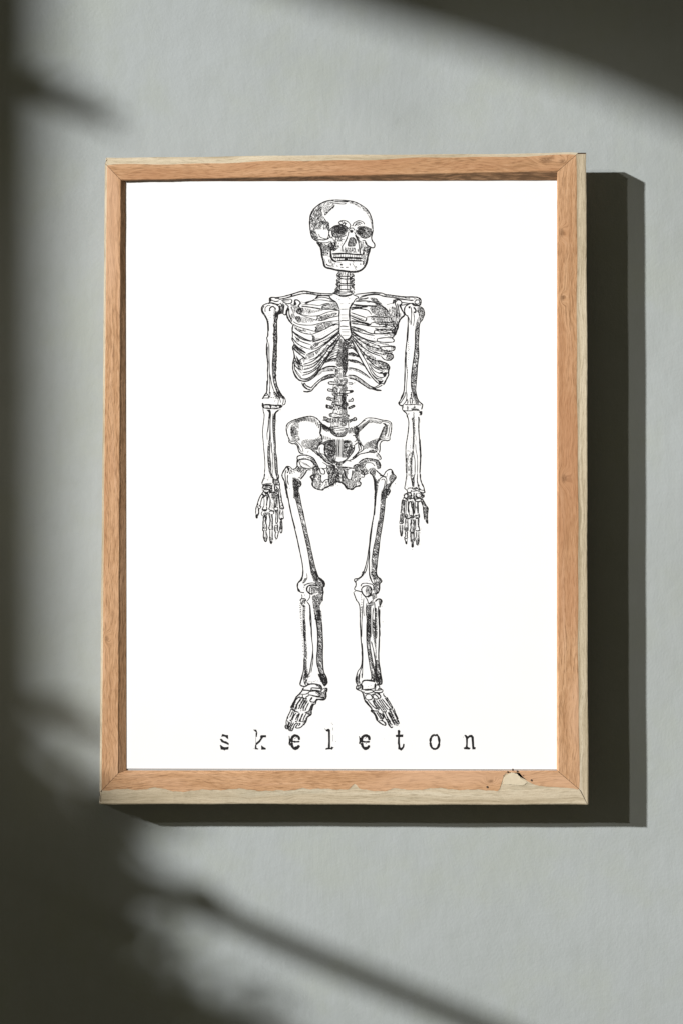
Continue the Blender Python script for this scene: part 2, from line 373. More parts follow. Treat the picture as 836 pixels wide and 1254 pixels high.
# ---- rib cage: sternum and left upper ribs
sheet('rib_cage', 350, 340, 10.45)
L(9, "555,240 590,280 640,312 668,362 684,405", "684,405 680,500 685,600 680,690 700,740 738,782", "600,200 650,213 700,238 760,240 836,222")
L(6, "600,195 640,190 700,205 780,205", "640,312 600,300 560,292")
D(6, 10, 14, "650,262 680,276 712,290", "650,322 662,350 680,372", "705,335 740,332", "795,330 836,335", "790,250 820,275")
L(5, "700,404 740,404 800,402", "690,430 690,460")
L(8, "704,476 792,476", "706,516 790,517", "700,560 720,548 770,550 800,545", "700,628 725,620 798,626", "706,664 812,664", "714,694 806,694", "720,738 808,738")
L(7, "738,782 760,800 790,812 820,780 836,770")
F("240,318 268,305 330,290 372,268 392,238 440,226 470,236 420,242 398,262 360,285 300,308 272,338 252,332")
L(8, "395,236 470,228 560,240 556,262", "372,272 460,250 545,266 620,300")
L(6, "272,330 340,298 430,284 520,294 630,318", "225,345 300,345 370,350 430,356 500,334 560,328")
L(10, "200,364 300,376 400,392 470,404 560,402 672,412")
H(-8, 9, 4.4, "468,362 520,330 635,326 660,350 676,400 560,396 478,404", .12); L(8, "466,404 466,370 500,355 520,362")
X(11, 5, "148,395 205,382 230,400 215,440 165,435", gap=.12); H(75, 14, 4.4, "215,390 300,395 330,420 300,458 235,460 205,440", .15)
H(-14, 11, 4.4, "300,430 440,410 470,420 400,440 320,462", .1)
L(6, "135,445 200,470 290,490 350,492 430,482 520,446 600,428 680,418", "150,455 240,495 330,525 400,548"); L(9, "385,548 405,520 405,495 440,490")
X(10, 5, "412,535 436,498 520,470 600,450 655,452 640,480 560,512 470,542", gap=.3); L(7, "410,550 480,545 560,515 690,486", "300,478 300,420")
X(12, 5, "122,500 175,492 200,530 180,575 135,545", gap=.15); H(75, 15, 4.4, "190,505 280,515 360,545 330,572 230,580 190,560", .18)
L(7, "96,560 150,592 230,606 345,606 430,585 560,560 685,550", "96,595 150,625 230,650 300,668 370,688")
L(8, "370,690 388,650 375,628"); X(11, 5, "380,665 402,604 500,578 600,570 590,620 500,650 420,680 372,700", gap=.22)
L(6, "375,694 440,680 540,638 600,600 685,575", "600,620 640,600 690,600")
H(25, 9, 5, "100,600 150,648 230,664 210,690 150,665 110,630", .2); L(9, "100,595 88,640 84,684"); H(20, 10, 5, "150,650 240,665 330,700 300,715 220,700", .4)
L(8, "84,684 150,728 250,785 335,812", "110,640 180,690 260,718 345,725"); L(9, "335,812 350,770 335,735")
X(11, 5, "340,740 362,742 380,790 345,806", gap=.1)
L(7, "338,724 430,690 520,648 600,606 690,598"); D(4, 8, 6, "360,752 450,715 560,660 685,612", "372,775 460,740 570,682 690,628", "430,800 520,745 610,690 690,655")
L(8, "345,812 430,800 530,748 620,680 690,648"); H(30, 10, 4, "340,790 400,770 440,780 400,806", .1)
L(6, "470,836 560,800 690,690", "420,836 520,790 600,745 692,668")
sheet('rib_cage', 315, 340, 7.6)
L(7, "335,440 325,480 330,540 326,575 345,615 330,650 340,690 346,735 332,795 334,860 355,920 400,962")
L(6, "328,500 370,540 430,575 500,590", "330,560 370,610 430,645 495,668", "350,545 400,590 500,625", "360,575 400,545")
H(70, 10, 5, "365,575 400,560 385,600 370,600", .1); L(7, "492,668 505,628")
X(9, 4.5, "500,660 512,624 560,600 580,612 540,650", gap=.15); L(6, "500,668 560,654 640,604 700,552 768,488", "512,600 580,576 650,540 768,464")
D(3.5, 9, 5, "560,635 640,590 765,500", "580,600 660,560 765,480")
L(8, "335,650 370,690 430,738 450,758"); H(40, 7, 4, "330,645 350,640 392,690 452,745 448,762 400,728 345,680", .3); L(6, "350,620 390,655 455,700", "400,670 430,655", "395,655 425,640")
H(80, 9, 5, "395,665 430,650 425,672 405,682", .1); L(6, "450,755 462,712")
H(68, 9, 4.4, "455,765 468,712 540,690 598,655 560,712 500,748", .1); L(6, "465,712 560,672 660,600 768,512", "430,808 520,775 620,690 700,612 770,535")
L(5, "480,770 560,735 650,640")
L(7, "345,722 362,775 400,812 428,824", "350,770 345,800 372,838 415,862", "428,824 420,862", "372,790 400,765 440,740")
F("362,722 378,745 408,800 398,808 370,770"); H(80, 8, 5, "380,780 420,750 450,765 420,800 400,800", .3)
L(6, "432,856 520,828 600,750 680,640 772,560", "430,824 500,810 570,768 640,700", "420,910 490,890 560,842 620,775 680,680", "425,885 500,868 560,820 600,770")
D(4, 7, 5, "440,845 520,815 590,760", "430,900 500,880 560,832")
L(6, "345,800 350,850 380,905 420,942 480,932 540,886 600,800 640,735")
L(8, "334,860 372,935 420,962 480,958 540,915 590,842 650,750 700,670 772,548"); L(6, "430,945 480,945 535,905 580,850")
L(7, "415,975 430,1010 465,1038 500,1040", "440,978 458,1005 502,1025", "430,980 440,1012 470,1034")
F("428,1052 460,1056 500,1048 498,1062 470,1070 434,1066")
L(8, "498,1062 540,1012 590,965 650,940 720,926"); L(6, "500,1030 540,985 600,935 660,905 720,898")
H(75, 8, 4, "590,950 640,912 720,900 720,926 650,938 600,958", .15)
L(8, "545,892 600,852 660,830 730,832", "625,790 680,760 740,750"); H(5, 8, 3.6, "552,905 610,862 720,840 720,862 620,880 565,915", .2); H(5, 8, 3.8, "640,785 690,762 740,758 740,775 680,780", .1)
for k in range(7): L(4, f"{735-k*3},{600+k*22} {712-k*6},{606+k*24} {690-k*10},{622+k*25}")
D(4, 5, 20, "550,1000 556,1040")
# scapula, collar bone, left
sheet('shoulder', 315, 340, 7.6)
L(7, "160,186 230,178 320,155 400,130 450,125 520,140 620,148 720,150", "200,202 260,192 330,172 420,150 480,150 560,162 650,165 705,160")
F("310,158 328,152 330,172 316,178", "160,182 205,186 205,200 170,196"); H(8, 7, 3.6, "420,128 480,128 640,150 640,162 500,152 430,148", .4)
L(8, "118,232 116,200 126,186 160,184 178,196", "118,232 160,244 208,250"); L(6, "130,205 170,222 205,215"); F("116,195 130,188 135,215 120,230")
L(7, "225,214 262,206 310,200 324,214 316,236 282,242 238,226", "232,222 300,214"); X(8, 5, "208,240 242,246 246,330 215,335 200,300", gap=.2)
L(7, "252,250 246,300 242,335 264,345 272,308 290,268 262,246"); H(80, 7, 4, "225,250 250,250 245,330 232,330", .2)
L(11, "290,275 275,330 290,385 330,436"); L(7, "295,285 300,350 325,410", "310,252 345,256 368,242"); L(8, "345,228 356,208 380,211 402,236 385,262 398,292 362,322")
F("345,228 360,222 366,245 350,258 338,245"); H(80, 8, 4.6, "312,272 345,262 384,262 370,318 345,380 335,402 312,370 320,318", .15)
X(9, 4.6, "366,300 400,285 420,310 405,345 370,330", gap=.2); X(9, 4.6, "352,368 385,360 405,390 390,420 362,400", gap=.2)
L(5, "410,225 440,232", "400,240 430,250"); D(3.5, 4, 12, "360,192 400,180 450,184", "330,200 360,205"); F("440,236 470,225 468,242 450,246")
# ---- right ribs
sheet('rib_cage', 415, 340, 7.6)
L(10, "132,230 106,270 96,305 98,400 106,480 116,530 98,562 72,580")
L(6, "128,158 180,182 152,200 132,232", "0,160 60,165 130,152"); D(5, 7, 10, "70,190 100,200", "90,240 115,235", "0,200 20,215", "5,240 30,242")
L(8, "175,200 240,196 270,186", "150,222 240,216 330,232 385,250", "130,252 200,258 280,262 345,268", "108,282 180,276 262,270")
H(-2, 7, 4, "110,275 180,262 262,262 258,276 180,288 112,300", .1); H(5, 9, 4.2, "150,208 240,205 300,222 300,232 200,222", .2)
X(9, 4.6, "285,190 340,190 372,220 398,252 350,258 310,220", gap=.1); X(10, 4.4, "290,262 350,252 405,262 452,300 456,345 400,352 330,345 296,310", 65, -20, .22)
X(11, 4.2, "320,348 450,350 500,410 505,440 430,440 350,430 300,392", 70, 10, .25); H(6, 10, 4.4, "340,440 505,440 515,520 500,560 420,535 330,480", .35)
F("380,255 402,258 455,305 452,325 430,295 400,275")
L(6, "108,300 172,288 262,302 300,345", "110,325 180,350 246,372", "255,366 320,362 385,366 450,372"); L(8, "102,352 170,382 242,404 254,368")
H(20, 8, 4.2, "104,345 170,365 235,390 160,378", .1)
L(8, "110,402 180,410 260,425 285,440 296,422"); H(12, 8, 4.4, "110,405 190,408 270,430 255,446 170,435 112,425", .15); L(6, "120,428 200,436 282,452", "296,422 360,412 470,420", "282,452 360,458 450,455")
X(9, 4.4, "110,450 180,466 222,500 150,502 112,482", 20, 80, .15); L(7, "112,455 200,478 262,508 318,522 328,492", "328,492 400,484 500,492", "318,522 420,522 500,512")
L(6, "112,488 190,545 270,580 345,592 352,568", "352,568 430,558 505,562", "345,592 420,602 500,600"); D(3.6, 8, 5, "200,520 260,550 345,570", "180,470 240,485 310,500", "150,545 230,600 330,640", "140,560 230,640 330,700")
H(12, 8, 4.4, "340,602 420,610 505,640 430,628", .1); L(7, "505,440 515,470 490,500 512,520 508,545 490,562 512,582 498,602", "500,470 470,480")
L(7, "112,512 200,590 290,640 380,662", "388,642 450,640 512,640 514,668 482,684 430,680 380,662"); H(80, 9, 5, "480,640 512,642 512,670 485,682", .1); L(5, "388,642 380,662", "250,590 330,622 388,640")
L(7, "112,535 190,620 280,690 390,732", "398,712 450,706 492,712 502,742 472,768 420,762 390,732"); X(9, 4.6, "450,712 494,715 500,742 468,764 430,750", gap=.2); L(5, "398,712 390,735", "250,650 330,695 395,715"); H(14, 8, 4, "300,660 385,670 470,700 400,700", .15)
L(7, "116,556 190,660 260,732 330,770 430,792 468,830 460,862", "250,735 310,805 370,842 440,850"); X(8, 4.6, "350,765 420,785 466,828 455,870 420,845 380,810", gap=.15)
H(20, 9, 4, "260,735 330,780 420,860 400,872 330,830", .15)
L(9, "468,832 455,885 458,905 435,950 410,1000"); L(6, "270,790 320,862 385,892 440,878", "288,840 340,910 395,930 435,912", "300,890 345,935 400,945", "285,800 330,840 400,868")
L(8, "116,585 160,680 220,792 280,892 330,955 372,985 408,955"); L(5, "150,600 200,692 262,800 300,890 350,950 395,965", "116,575 180,690")
F("375,880 405,872 400,892 385,895", "355,955 385,958 400,970 372,985", "400,895 450,880 435,912 415,925")
L(7, "85,660 110,655 140,668 165,700", "85,706 130,700 175,730 205,755", "85,772 150,770 200,796 240,830", "88,838 160,850 230,888 290,936")
H(10, 7, 4, "85,706 130,700 180,735 205,755 150,735 88,728", .12); H(15, 7, 4, "85,768 150,768 240,825 160,800 90,790", .2); H(30, 7, 4.2, "88,838 160,850 230,888 290,932 300,945 220,905 150,870 90,862", .12)
L(7, "82,908 150,914 220,958 290,1010 340,1036", "92,936 150,950 230,1002 290,1040"); H(40, 7, 4.4, "85,908 150,915 220,960 300,1015 330,1038 290,1038 230,1000 150,948 92,935", .12)
L(6, "290,1010 330,1020 380,990 420,985", "300,1035 350,1025 400,1000"); F("340,1034 390,1044 392,1056 350,1056 300,1040 290,1030"); L(5, "120,600 100,640 140,655")
D(4, 4, 20, "140,975 150,985")
sheet('shoulder', 415, 340, 7.6)
L(7, "150,156 240,145 330,138 400,145 432,158 500,166 600,178 700,180 740,188", "190,186 260,166 350,156 420,175 500,186 580,200 690,214")
H(8, 7, 4, "415,152 480,158 585,180 580,198 500,182 430,176", .12); H(5, 7, 3.6, "600,180 700,184 690,208 590,200", .4); L(5, "200,172 300,152 380,150")
L(9, "735,186 758,208 756,240 742,256 700,256 680,240"); L(6, "702,232 712,212 738,208 746,232 722,246 702,232", "700,190 720,205")
X(8, 4.6, "672,235 700,238 720,256 760,262 700,268 680,255", gap=.15); L(6, "580,230 640,238 690,240", "575,258 620,250 660,244")
H(88, 9, 4.6, "455,300 490,268 530,282 572,330 562,395 520,440 462,400", .12); L(10, "560,248 582,300 606,345 575,378 552,420 542,470 515,540")
L(7, "498,245 510,212 545,205 575,218 578,245 556,256", "540,240 552,300 560,370", "440,252 500,236", "525,215 520,240 535,290 530,360", "510,520 520,470 545,430")
X(10, 4.4, "500,205 545,200 535,225 505,240", gap=.2); X(9, 4.4, "500,440 552,420 542,470 515,535 500,500", gap=.25); D(4, 6, 8, "445,268 480,280"); D(4, 5, 30, "535,580 540,575")
# ---- arms
sheet('arm', 315, 340, 7.6)
L(7, "95,240 60,255 42,285 46,320 70,355 90,392 98,430 100,480 100,540 90,560 96,590 88,640 88,700 95,760 100,820 97,880 100,940 95,1000 90,1060 60,1108 48,1130")
L(5, "68,262 52,290 56,318 82,360 104,420 108,500", "76,320 76,282 100,260 126,262"); L(8, "95,240 140,235 180,250 206,275 212,300 195,312")
L(8, "116,312 120,284 145,268 166,284 172,300"); D(4, 10, 7, "126,300 122,340 124,390", "105,330 104,380 110,440")
X(8, 5.5, "170,318 215,305 232,332 196,350 184,400 182,480 186,560 180,640 180,720 175,800 170,900 180,980 200,1040 222,1080 246,1130 215,1112 185,1066 160,992 145,900 142,800 150,700 156,600 156,500 156,400 160,350", 70, 20, .12)
L(7, "196,350 184,400 182,480 186,560 180,640 180,720 175,800 170,900 180,980 200,1040 222,1080 250,1130"); F("165,330 220,312 232,332 196,348 178,372 166,365")
L(5, "110,600 112,760 116,900 120,1000 112,1090", "98,640 96,720 104,800", "160,400 155,520 156,620 148,720 142,820 146,920 162,1000 190,1072 214,1130")
L(5, "122,900 134,980 160,1060 200,1110", "88,640 90,700"); L(8, "90,960 88,1050")
sheet('arm', 310, 480, 12.54)
L(9, "210,0 215,50 180,60 140,105", "265,0 262,50 245,95", "225,30 240,70 220,100", "395,0 420,30 470,70 492,110 498,150 485,190 450,200")
L(9, "140,105 180,92 250,96"); D(8, 30, 10, "270,84 330,90 375,100"); X(12, 8, "310,0 400,0 440,70 400,90 340,60", gap=.15); L(7, "330,60 370,90 390,130 380,200", "385,80 415,120 425,165", "440,80 465,110 462,160 450,190", "345,120 330,150")
L(15, "145,168 160,198 200,195 260,198 330,205 380,205 440,205"); L(12, "142,190 150,235 190,248 270,255 350,255 430,235 450,205")
L(8, "170,215 230,222", "190,240 240,235", "290,235 345,232", "360,210 380,250"); F("138,185 165,190 175,240 150,235", "240,200 290,205 275,265 255,262 262,235", "330,205 380,205 360,235 345,225", "400,215 440,205 430,240 400,245")
L(8, "152,240 160,300 172,350 168,420 158,500 148,600 152,700 160,780 165,860 175,960 182,1060 184,1160 175,1254")
L(6, "240,380 236,460 230,540 216,640 220,740", "245,430 240,520 228,620")
F("205,275 262,270 275,300 278,360 272,400 268,520 272,640 275,720 260,745 245,735 250,660 255,560 255,430 240,380 245,320 228,295")
X(11, 7, "238,740 278,740 262,800 258,900 262,1000 272,1100 280,1254 250,1254 238,1160 228,1060 226,940 232,820", 70, 15, .15); L(7, "232,820 226,940 228,1060 244,1180 262,1254", "262,800 258,900 262,1000 274,1100 278,1254")
L(9, "280,770 284,860 292,940"); L(6, "284,860 298,960 300,1060 310,1160 295,1254", "292,1080 300,1160"); L(6, "305,330 302,430 305,560 312,660 320,760")
X(10, 8, "400,270 420,262 385,295 350,330 345,420 335,560 338,700 345,760 345,920 365,1000 368,1100 380,1254 345,1254 330,1100 322,920 312,740 302,600 305,440 315,350 350,300", 75, 20, .1)
L(8, "395,285 350,330 345,420 336,560 340,700 348,820 348,920 366,1010 370,1100 382,1254", "322,920 330,1060 345,1254"); F("345,300 395,265 385,295 345,335 340,420 310,420 318,345")
D(6, 8, 8, "358,440 362,470"); O(5, "418,290 425,265 352,580 370,1085 338,740")
sheet('hand', 310, 580, 12.54)
L(12, "180,0 170,60 150,110 135,150"); L(8, "130,158 165,162 220,150 290,150", "165,175 230,165 285,178"); D(7, 14, 14, "185,70 180,100", "215,95 240,60 245,30", "225,105 250,80", "270,30 262,80")
L(12, "275,0 285,50 310,75 312,140", "350,0 368,40 370,85 340,100", "380,0 395,50 385,90 402,140 410,180"); X(12, 7, "285,0 300,0 320,60 390,100 400,150 340,170 300,150 295,80", gap=.25)
L(11, "158,165 150,215 178,240 158,262 180,285 240,300", "178,190 240,185 285,180 280,220 245,245 190,235 180,250", "190,240 235,240 250,270 210,290 180,275")
X(12, 7, "165,175 285,170 280,225 240,220 180,225", gap=.35); L(10, "285,180 290,260 275,295 250,285", "330,170 335,250 320,290 290,290", "340,175 380,170 408,190 405,240 370,265 340,250 380,235 360,200", "345,270 370,285 400,270")
F("255,240 275,245 280,295 250,300 240,275", "300,280 330,270 350,295 320,310", "325,165 350,160 340,235 325,220")
L(10, "165,270 135,310 100,370 65,470 45,540 42,620", "150,330 175,330 150,350 125,420 112,480 90,500", "90,500 118,500 120,520 90,540 70,500"); F("62,450 85,460 80,490 58,490", "130,300 165,310 155,340 128,325")
F("75,540 98,545 98,610 82,650 70,640 80,590"); L(8, "55,620 95,620"); F("40,625 78,625 75,685 50,692 38,665")
L(13, "170,280 200,320 165,360 148,375", "200,300 240,330 220,400 208,500"); L(8, "168,380 172,430 168,500", "240,310 262,400 250,520"); H(80, 15, 8, "195,330 238,330 220,410 205,490 195,470 205,390", .1)
L(10, "168,500 150,530 145,560 210,555 212,530 205,505", "145,560 180,575 210,570"); F("150,545 210,545 212,570 150,570")
L(9, "150,580 132,595 130,625 150,650", "215,590 222,610 212,640"); X(12, 8, "160,610 200,595 212,640 205,680 165,680", gap=.2)
L(11, "158,650 160,700 152,760 155,810 150,870 165,880 160,960 168,1000 185,1040 210,1040", "208,650 205,700 195,750 210,800 212,860 200,880 212,940 218,985 205,1040")
L(8, "160,715 200,710", "155,840 210,835", "160,875 210,880", "190,900 190,990"); X(12, 8, "165,980 215,975 215,1010 195,1048 175,1030", gap=.2); F("160,810 180,835 160,850", "185,690 205,690 205,740 185,740")
H(85, 15, 5, "275,320 330,310 325,480 300,540 270,545 270,420", .25); X(12, 6, "275,315 350,310 345,380 290,380", gap=.4)
L(11, "262,400 258,500 240,545", "325,400 330,480 320,550", "240,545 280,565 330,575", "245,580 300,575 320,600 315,620", "250,600 270,630", "245,590 250,640 262,700")
L(11, "258,640 262,740 252,800 240,850", "295,640 300,740 298,800 310,850"); H(85, 10, 6, "270,640 300,640 300,830 280,830", .3); F("280,620 305,620 300,670 285,670")
L(9, "242,855 310,858", "255,870 258,960 250,990", "298,870 298,980 310,1010"); L(6, "280,830 282,970"); F("240,845 262,845 268,870 245,868", "290,845 312,850 305,870 290,862")
X(10, 9, "250,980 285,975 312,1010 300,1050 280,1082 262,1070 250,1030", gap=.1); F("262,1035 305,1045 285,1085 258,1065")
L(10, "355,320 362,380 355,450 345,520", "340,300 380,320 395,400 408,500", "375,320 355,350"); L(8, "375,400 372,470 372,500"); L(9, "330,525 372,515 382,560 330,555 330,525", "340,560 355,600 350,700 345,750")
X(12, 8, "330,560 385,555 382,610 350,600", gap=.15); L(10, "378,600 378,700 375,750 340,760", "340,790 375,800", "335,790 332,870 345,900 340,960 355,1000 372,995", "382,790 380,870 392,890 378,960 372,995")
H(80, 11, 7, "340,790 382,795 378,870 340,880", .15); L(7, "345,760 372,770 378,790", "345,900 390,905"); O(6, "352,1018")
L(11, "410,250 430,340 440,420 460,480 470,540", "395,280 400,380 410,500 408,530"); L(11, "430,480 465,500 470,540 425,535 410,530")
L(9, "405,560 402,660 410,700", "460,560 462,640 465,690 410,710"); H(85, 13, 5, "415,560 455,560 452,680 415,690", .4); F("410,700 430,675 470,685 440,700 450,720 425,725")
L(10, "418,730 418,800 408,840 420,900 435,915", "445,730 448,810 445,880 435,915"); X(10, 8, "420,730 448,730 445,850 415,850", gap=.25); L(7, "405,845 448,845")
# right arm
sheet('arm', 415, 340, 7.6)
L(7, "652,244 618,265 605,300 614,340 636,362 640,400 634,500 626,600 616,700 612,800 610,900 606,1000 600,1060 570,1130"); L(9, "606,345 640,355")
X(8, 5, "735,262 770,286 788,335 770,390 745,432 740,520 735,620 737,720 726,820 720,920 712,1000 710,1060 728,1130 690,1100 672,1040 668,960 675,880 686,800 700,700 706,600 704,500 714,420 738,350 725,300", 70, 15, .2)
L(6, "750,268 780,290 792,335 772,392 746,432 740,520 735,620 738,720 726,820 720,920 713,1000 710,1060 728,1130", "666,275 672,320 668,400 665,440", "706,480 706,600 698,700 685,800 674,880 668,960 672,1040")
L(9, "690,275 710,300 706,325 690,318"); L(4, "690,330 698,380 688,450", "640,400 642,500 632,600", "626,690 622,800 632,900 625,980 622,1080", "640,360 655,400 652,420"); D(4, 8, 9, "730,290 720,330", "642,560 640,700", "632,800 636,900", "655,640 640,780"); F("640,270 662,262 658,285 645,288")
sheet('arm', 480, 480, 12.54)
L(12, "172,0 160,60 120,130 95,170"); L(8, "195,0 190,60 150,130 120,175", "215,0 220,60 210,130 190,170", "175,80 140,140"); L(14, "92,160 105,190 130,210 160,205"); F("90,150 120,145 115,185 100,190")
L(9, "160,205 190,165 225,120", "225,110 235,140 230,185", "275,80 268,130 280,185", "300,0 290,60 305,120 300,180"); D(8, 18, 12, "285,90 300,140", "320,120 345,170", "285,0 280,60")
X(11, 7, "320,0 360,0 375,70 400,140 400,180 360,180 340,130 310,70", gap=.2); L(12, "362,0 368,60 400,135 440,175 462,195 455,235 445,270"); L(9, "190,192 260,196 330,190 390,196 440,200")
L(10, "150,215 155,270 180,300 215,330 230,380 245,430 250,480 245,560 235,650 220,740 208,820 205,920 208,1040 210,1160 215,1254", "160,285 215,290 300,288", "165,205 170,250"); L(8, "300,290 330,270 390,270 420,300 450,300 445,350 410,350")
X(11, 7, "225,215 245,240 240,280 215,285", gap=.4); X(11, 7, "285,250 320,240 340,200 360,250 400,260 400,290 330,290 290,280", gap=.3); L(9, "180,290 215,335 225,390"); L(14, "225,360 245,420"); F("400,310 450,300 450,345 430,360 420,330", "240,320 258,330 250,345")
X(10, 8, "318,310 335,320 335,380 340,480 350,600 340,680 338,780 330,880 318,900 315,780 318,640 312,500 292,430 300,395 318,385", 70, 10, .12); L(8, "312,480 320,600 318,740 310,880")
L(12, "400,380 405,440 402,520 405,620 412,700 415,780 420,860 428,960 430,1060 425,1160 418,1254"); L(13, "420,720 425,840 436,960 428,1080 420,1254"); L(6, "415,390 422,470", "360,670 365,740"); O(6, "245,345 445,970 358,430")
D(5, 8, 12, "290,690 280,800 270,900 260,1000", "355,670 360,740 355,790", "275,820 272,880"); L(6, "355,800 362,900 378,980 385,1100 380,1254")
X(11, 6, "300,910 320,905 315,1000 300,1100 300,1254 275,1254 280,1080 290,980", 70, 10, .2); L(8, "318,900 330,980 345,1060 345,1254", "308,920 290,1020 282,1120 280,1254"); D(5, 8, 8, "300,1050 310,1254", "222,1110 225,1254")
sheet('hand', 480, 580, 12.54)
L(10, "218,0 210,80 200,150 188,215 195,235 225,260 230,300"); D(6, 10, 10, "230,20 225,100", "210,170 230,200 250,215"); L(9, "275,0 285,60 300,130 310,200", "345,0 330,60 330,130 325,210", "385,0 380,80 385,150 410,200", "310,60 310,180")
X(12, 6, "285,30 325,30 325,200 300,150", gap=.3); L(13, "425,0 430,80 450,150 480,210 488,260 495,290 465,295"); L(8, "385,160 400,210 440,250 480,255", "390,130 420,200")
L(9, "225,245 260,220 300,225 320,240 350,220 400,240 420,260", "230,290 280,285 290,250", "280,265 330,270 380,262 420,280 470,290"); X(12, 8, "300,210 410,210 420,265 360,265 310,245", gap=.35)
L(11, "225,300 190,320 182,360 210,380 240,400", "225,300 235,340 225,390", "285,290 290,370 260,385", "330,290 325,340 335,380", "375,295 365,340 385,360 430,375", "440,290 450,330 485,340 475,365 440,360", "340,300 350,340")
X(12, 6, "240,290 280,290 280,370 240,370", 80, 10, .5); X(11, 8, "325,350 380,345 385,400 330,390", gap=.25); X(11, 8, "420,270 480,310 485,350 440,365 430,320", gap=.3)
L(12, "240,385 280,385 330,380", "330,380 350,420 395,430 420,425", "385,380 440,385 470,400"); F("325,355 350,380 360,415 335,410", "255,380 285,385 275,400 262,400")
L(11, "160,380 190,370 205,395 225,390 220,420 175,410 155,395", "155,395 145,440 142,500 135,570 125,610", "190,420 190,480 182,560 180,620"); X(11, 6, "155,410 200,415 185,490 155,480", gap=.3); H(80, 11, 6, "150,490 182,490 178,580 145,580", .5)
L(8, "130,600 165,620 180,600", "125,620 120,700 108,760", "165,640 165,720 170,750"); X(11, 6, "128,625 165,630 160,740 120,740", gap=.3); L(12, "105,770 150,765 170,745", "115,790 118,860 125,920 130,960", "155,785 155,860 150,930 135,965"); X(10, 8, "120,885 155,885 150,950 130,965", gap=.15); L(6, "135,790 138,880")
L(8, "215,420 215,500 205,580 205,630", "240,410 242,500 250,580 260,640"); L(12, "245,470 240,540 245,600", "195,625 190,660 215,680 260,690 275,670"); X(11, 8, "195,630 235,620 240,670 210,680", gap=.3)
L(9, "200,690 195,760 185,830 185,870", "235,690 235,770 240,840 235,880"); H(85, 9, 6, "200,690 235,690 235,820 195,820", .3); L(11, "180,860 235,870", "195,890 200,960 180,985", "230,890 225,960 235,985"); X(10, 7, "185,830 240,830 235,890 190,885", gap=.25)
L(10, "180,985 205,1000 232,985", "185,1000 200,1040 205,1080", "228,1000 222,1085"); F("192,1040 225,1035 225,1080 205,1088")
L(12, "250,470 262,430 285,440 295,500 310,560 320,640", "255,450 245,520 255,600", "320,440 325,540 322,640"); X(11, 8, "285,430 325,430 322,600 305,540", gap=.12); L(5, "282,570 285,640")
L(11, "260,640 300,650 330,655", "275,660 300,680 330,670", "285,700 285,780 280,850 265,890", "330,700 332,780 330,860 335,890"); L(13, "325,700 325,860"); X(11, 7, "260,640 330,640 335,680 270,690", gap=.4)
L(12, "270,890 300,905 335,895", "282,900 285,980 280,1040", "330,900 330,980 335,1040"); F("280,900 330,905 330,925 285,920"); X(10, 8, "280,1010 335,1010 330,1060 285,1060", gap=.15); L(5, "305,930 305,1010"); F("290,1070 325,1065 328,1120 308,1140 288,1125")
L(10, "345,430 345,520 340,620", "390,430 395,520 395,610"); X(11, 8, "375,450 400,440 398,600 378,600", gap=.12); H(80, 13, 5, "345,460 380,460 375,540 345,540", .4)
L(11, "340,640 380,640 412,630 405,680 350,690", "355,680 405,680", "405,600 412,650"); X(11, 8, "345,645 405,640 405,685 355,685", gap=.35)
L(9, "350,700 352,780 355,840 340,860", "408,690 402,780 415,850 420,880"); X(11, 8, "385,700 408,700 405,840 385,800", gap=.1); L(6, "360,710 360,820"); L(12, "350,870 385,880 420,865")
L(10, "362,890 365,960 355,1000 370,1060 370,1095", "405,890 402,960 408,1020 395,1090"); X(10, 8, "380,1000 408,1000 400,1095 375,1095", gap=.25); L(5, "382,900 380,990"); O(5, "418,1083 310,1165 440,850 425,910")
L(11, "400,440 430,420 455,460 470,510 475,560", "465,400 490,440 515,490 545,530 545,570 538,620 535,700", "455,385 480,420"); X(11, 8, "430,395 470,400 520,490 510,510 470,480 440,430", gap=.2)
L(11, "470,500 480,600 490,690 500,700", "485,540 480,590", "530,520 535,600"); X(10, 9, "470,510 545,530 540,590 490,590", gap=.25); X(10, 8, "485,590 538,590 535,660 490,665", gap=.25); X(10, 9, "490,670 535,665 535,720 515,720", gap=.3); F("505,720 545,700 550,765 530,772 512,745"); O(6, "42,155")
# ---- spine, thoracic and lumbar
sheet('spine', 395, 400, 12.54)
X(12, 6.5, "265,180 320,215 370,250 395,250 388,330 385,420 385,520 384,620 355,720 300,690 300,640 215,600 205,520 220,420 240,330 250,260", 60, -25, .16)
X(13, 8, "310,240 385,260 384,480 380,620 300,620 290,480 300,340", 20, 80, .22)
for k, y in enumerate((215, 250, 285, 320, 355, 390, 430, 470)): L(6, f"{265-k*3},{y} {215-k*6},{y+4+k*2} {165-k*8},{y+22+k*4}")
for k, y in enumerate((260, 300, 345, 400, 440)): D(6, 14, 10, f"{250-k*4},{y} {190-k*10},{y+14} {130-k*12},{y+38}")
L(10, "315,190 345,225 385,240 420,250", "345,190 385,205 410,190"); X(11, 8, "390,190 430,180 470,240 440,250 400,330 385,260 400,230", gap=.3); F("385,240 415,235 410,260 390,262"); L(9, "390,328 430,335 470,320 500,350", "410,300 440,290 470,310")
L(10, "0,640 60,618 130,606 200,614 225,635"); L(6, "0,660 70,648 190,650", "0,690 80,680 185,680", "30,545 110,500 190,480", "40,560 120,530 205,520"); H(-8, 13, 6, "20,650 180,640 185,680 60,675", .45); H(-20, 11, 6, "50,525 195,490 200,515 70,550", .2)
X(12, 6, "0,780 60,745 180,735 180,775 80,790 0,830", 20, 70, .3); L(9, "0,830 80,790 185,775")
X(12, 7, "390,400 440,400 520,430 570,470 510,460 400,440", 20, 70, .15); X(12, 7, "385,500 450,500 560,540 627,580 560,565 400,535", 20, 70, .15)
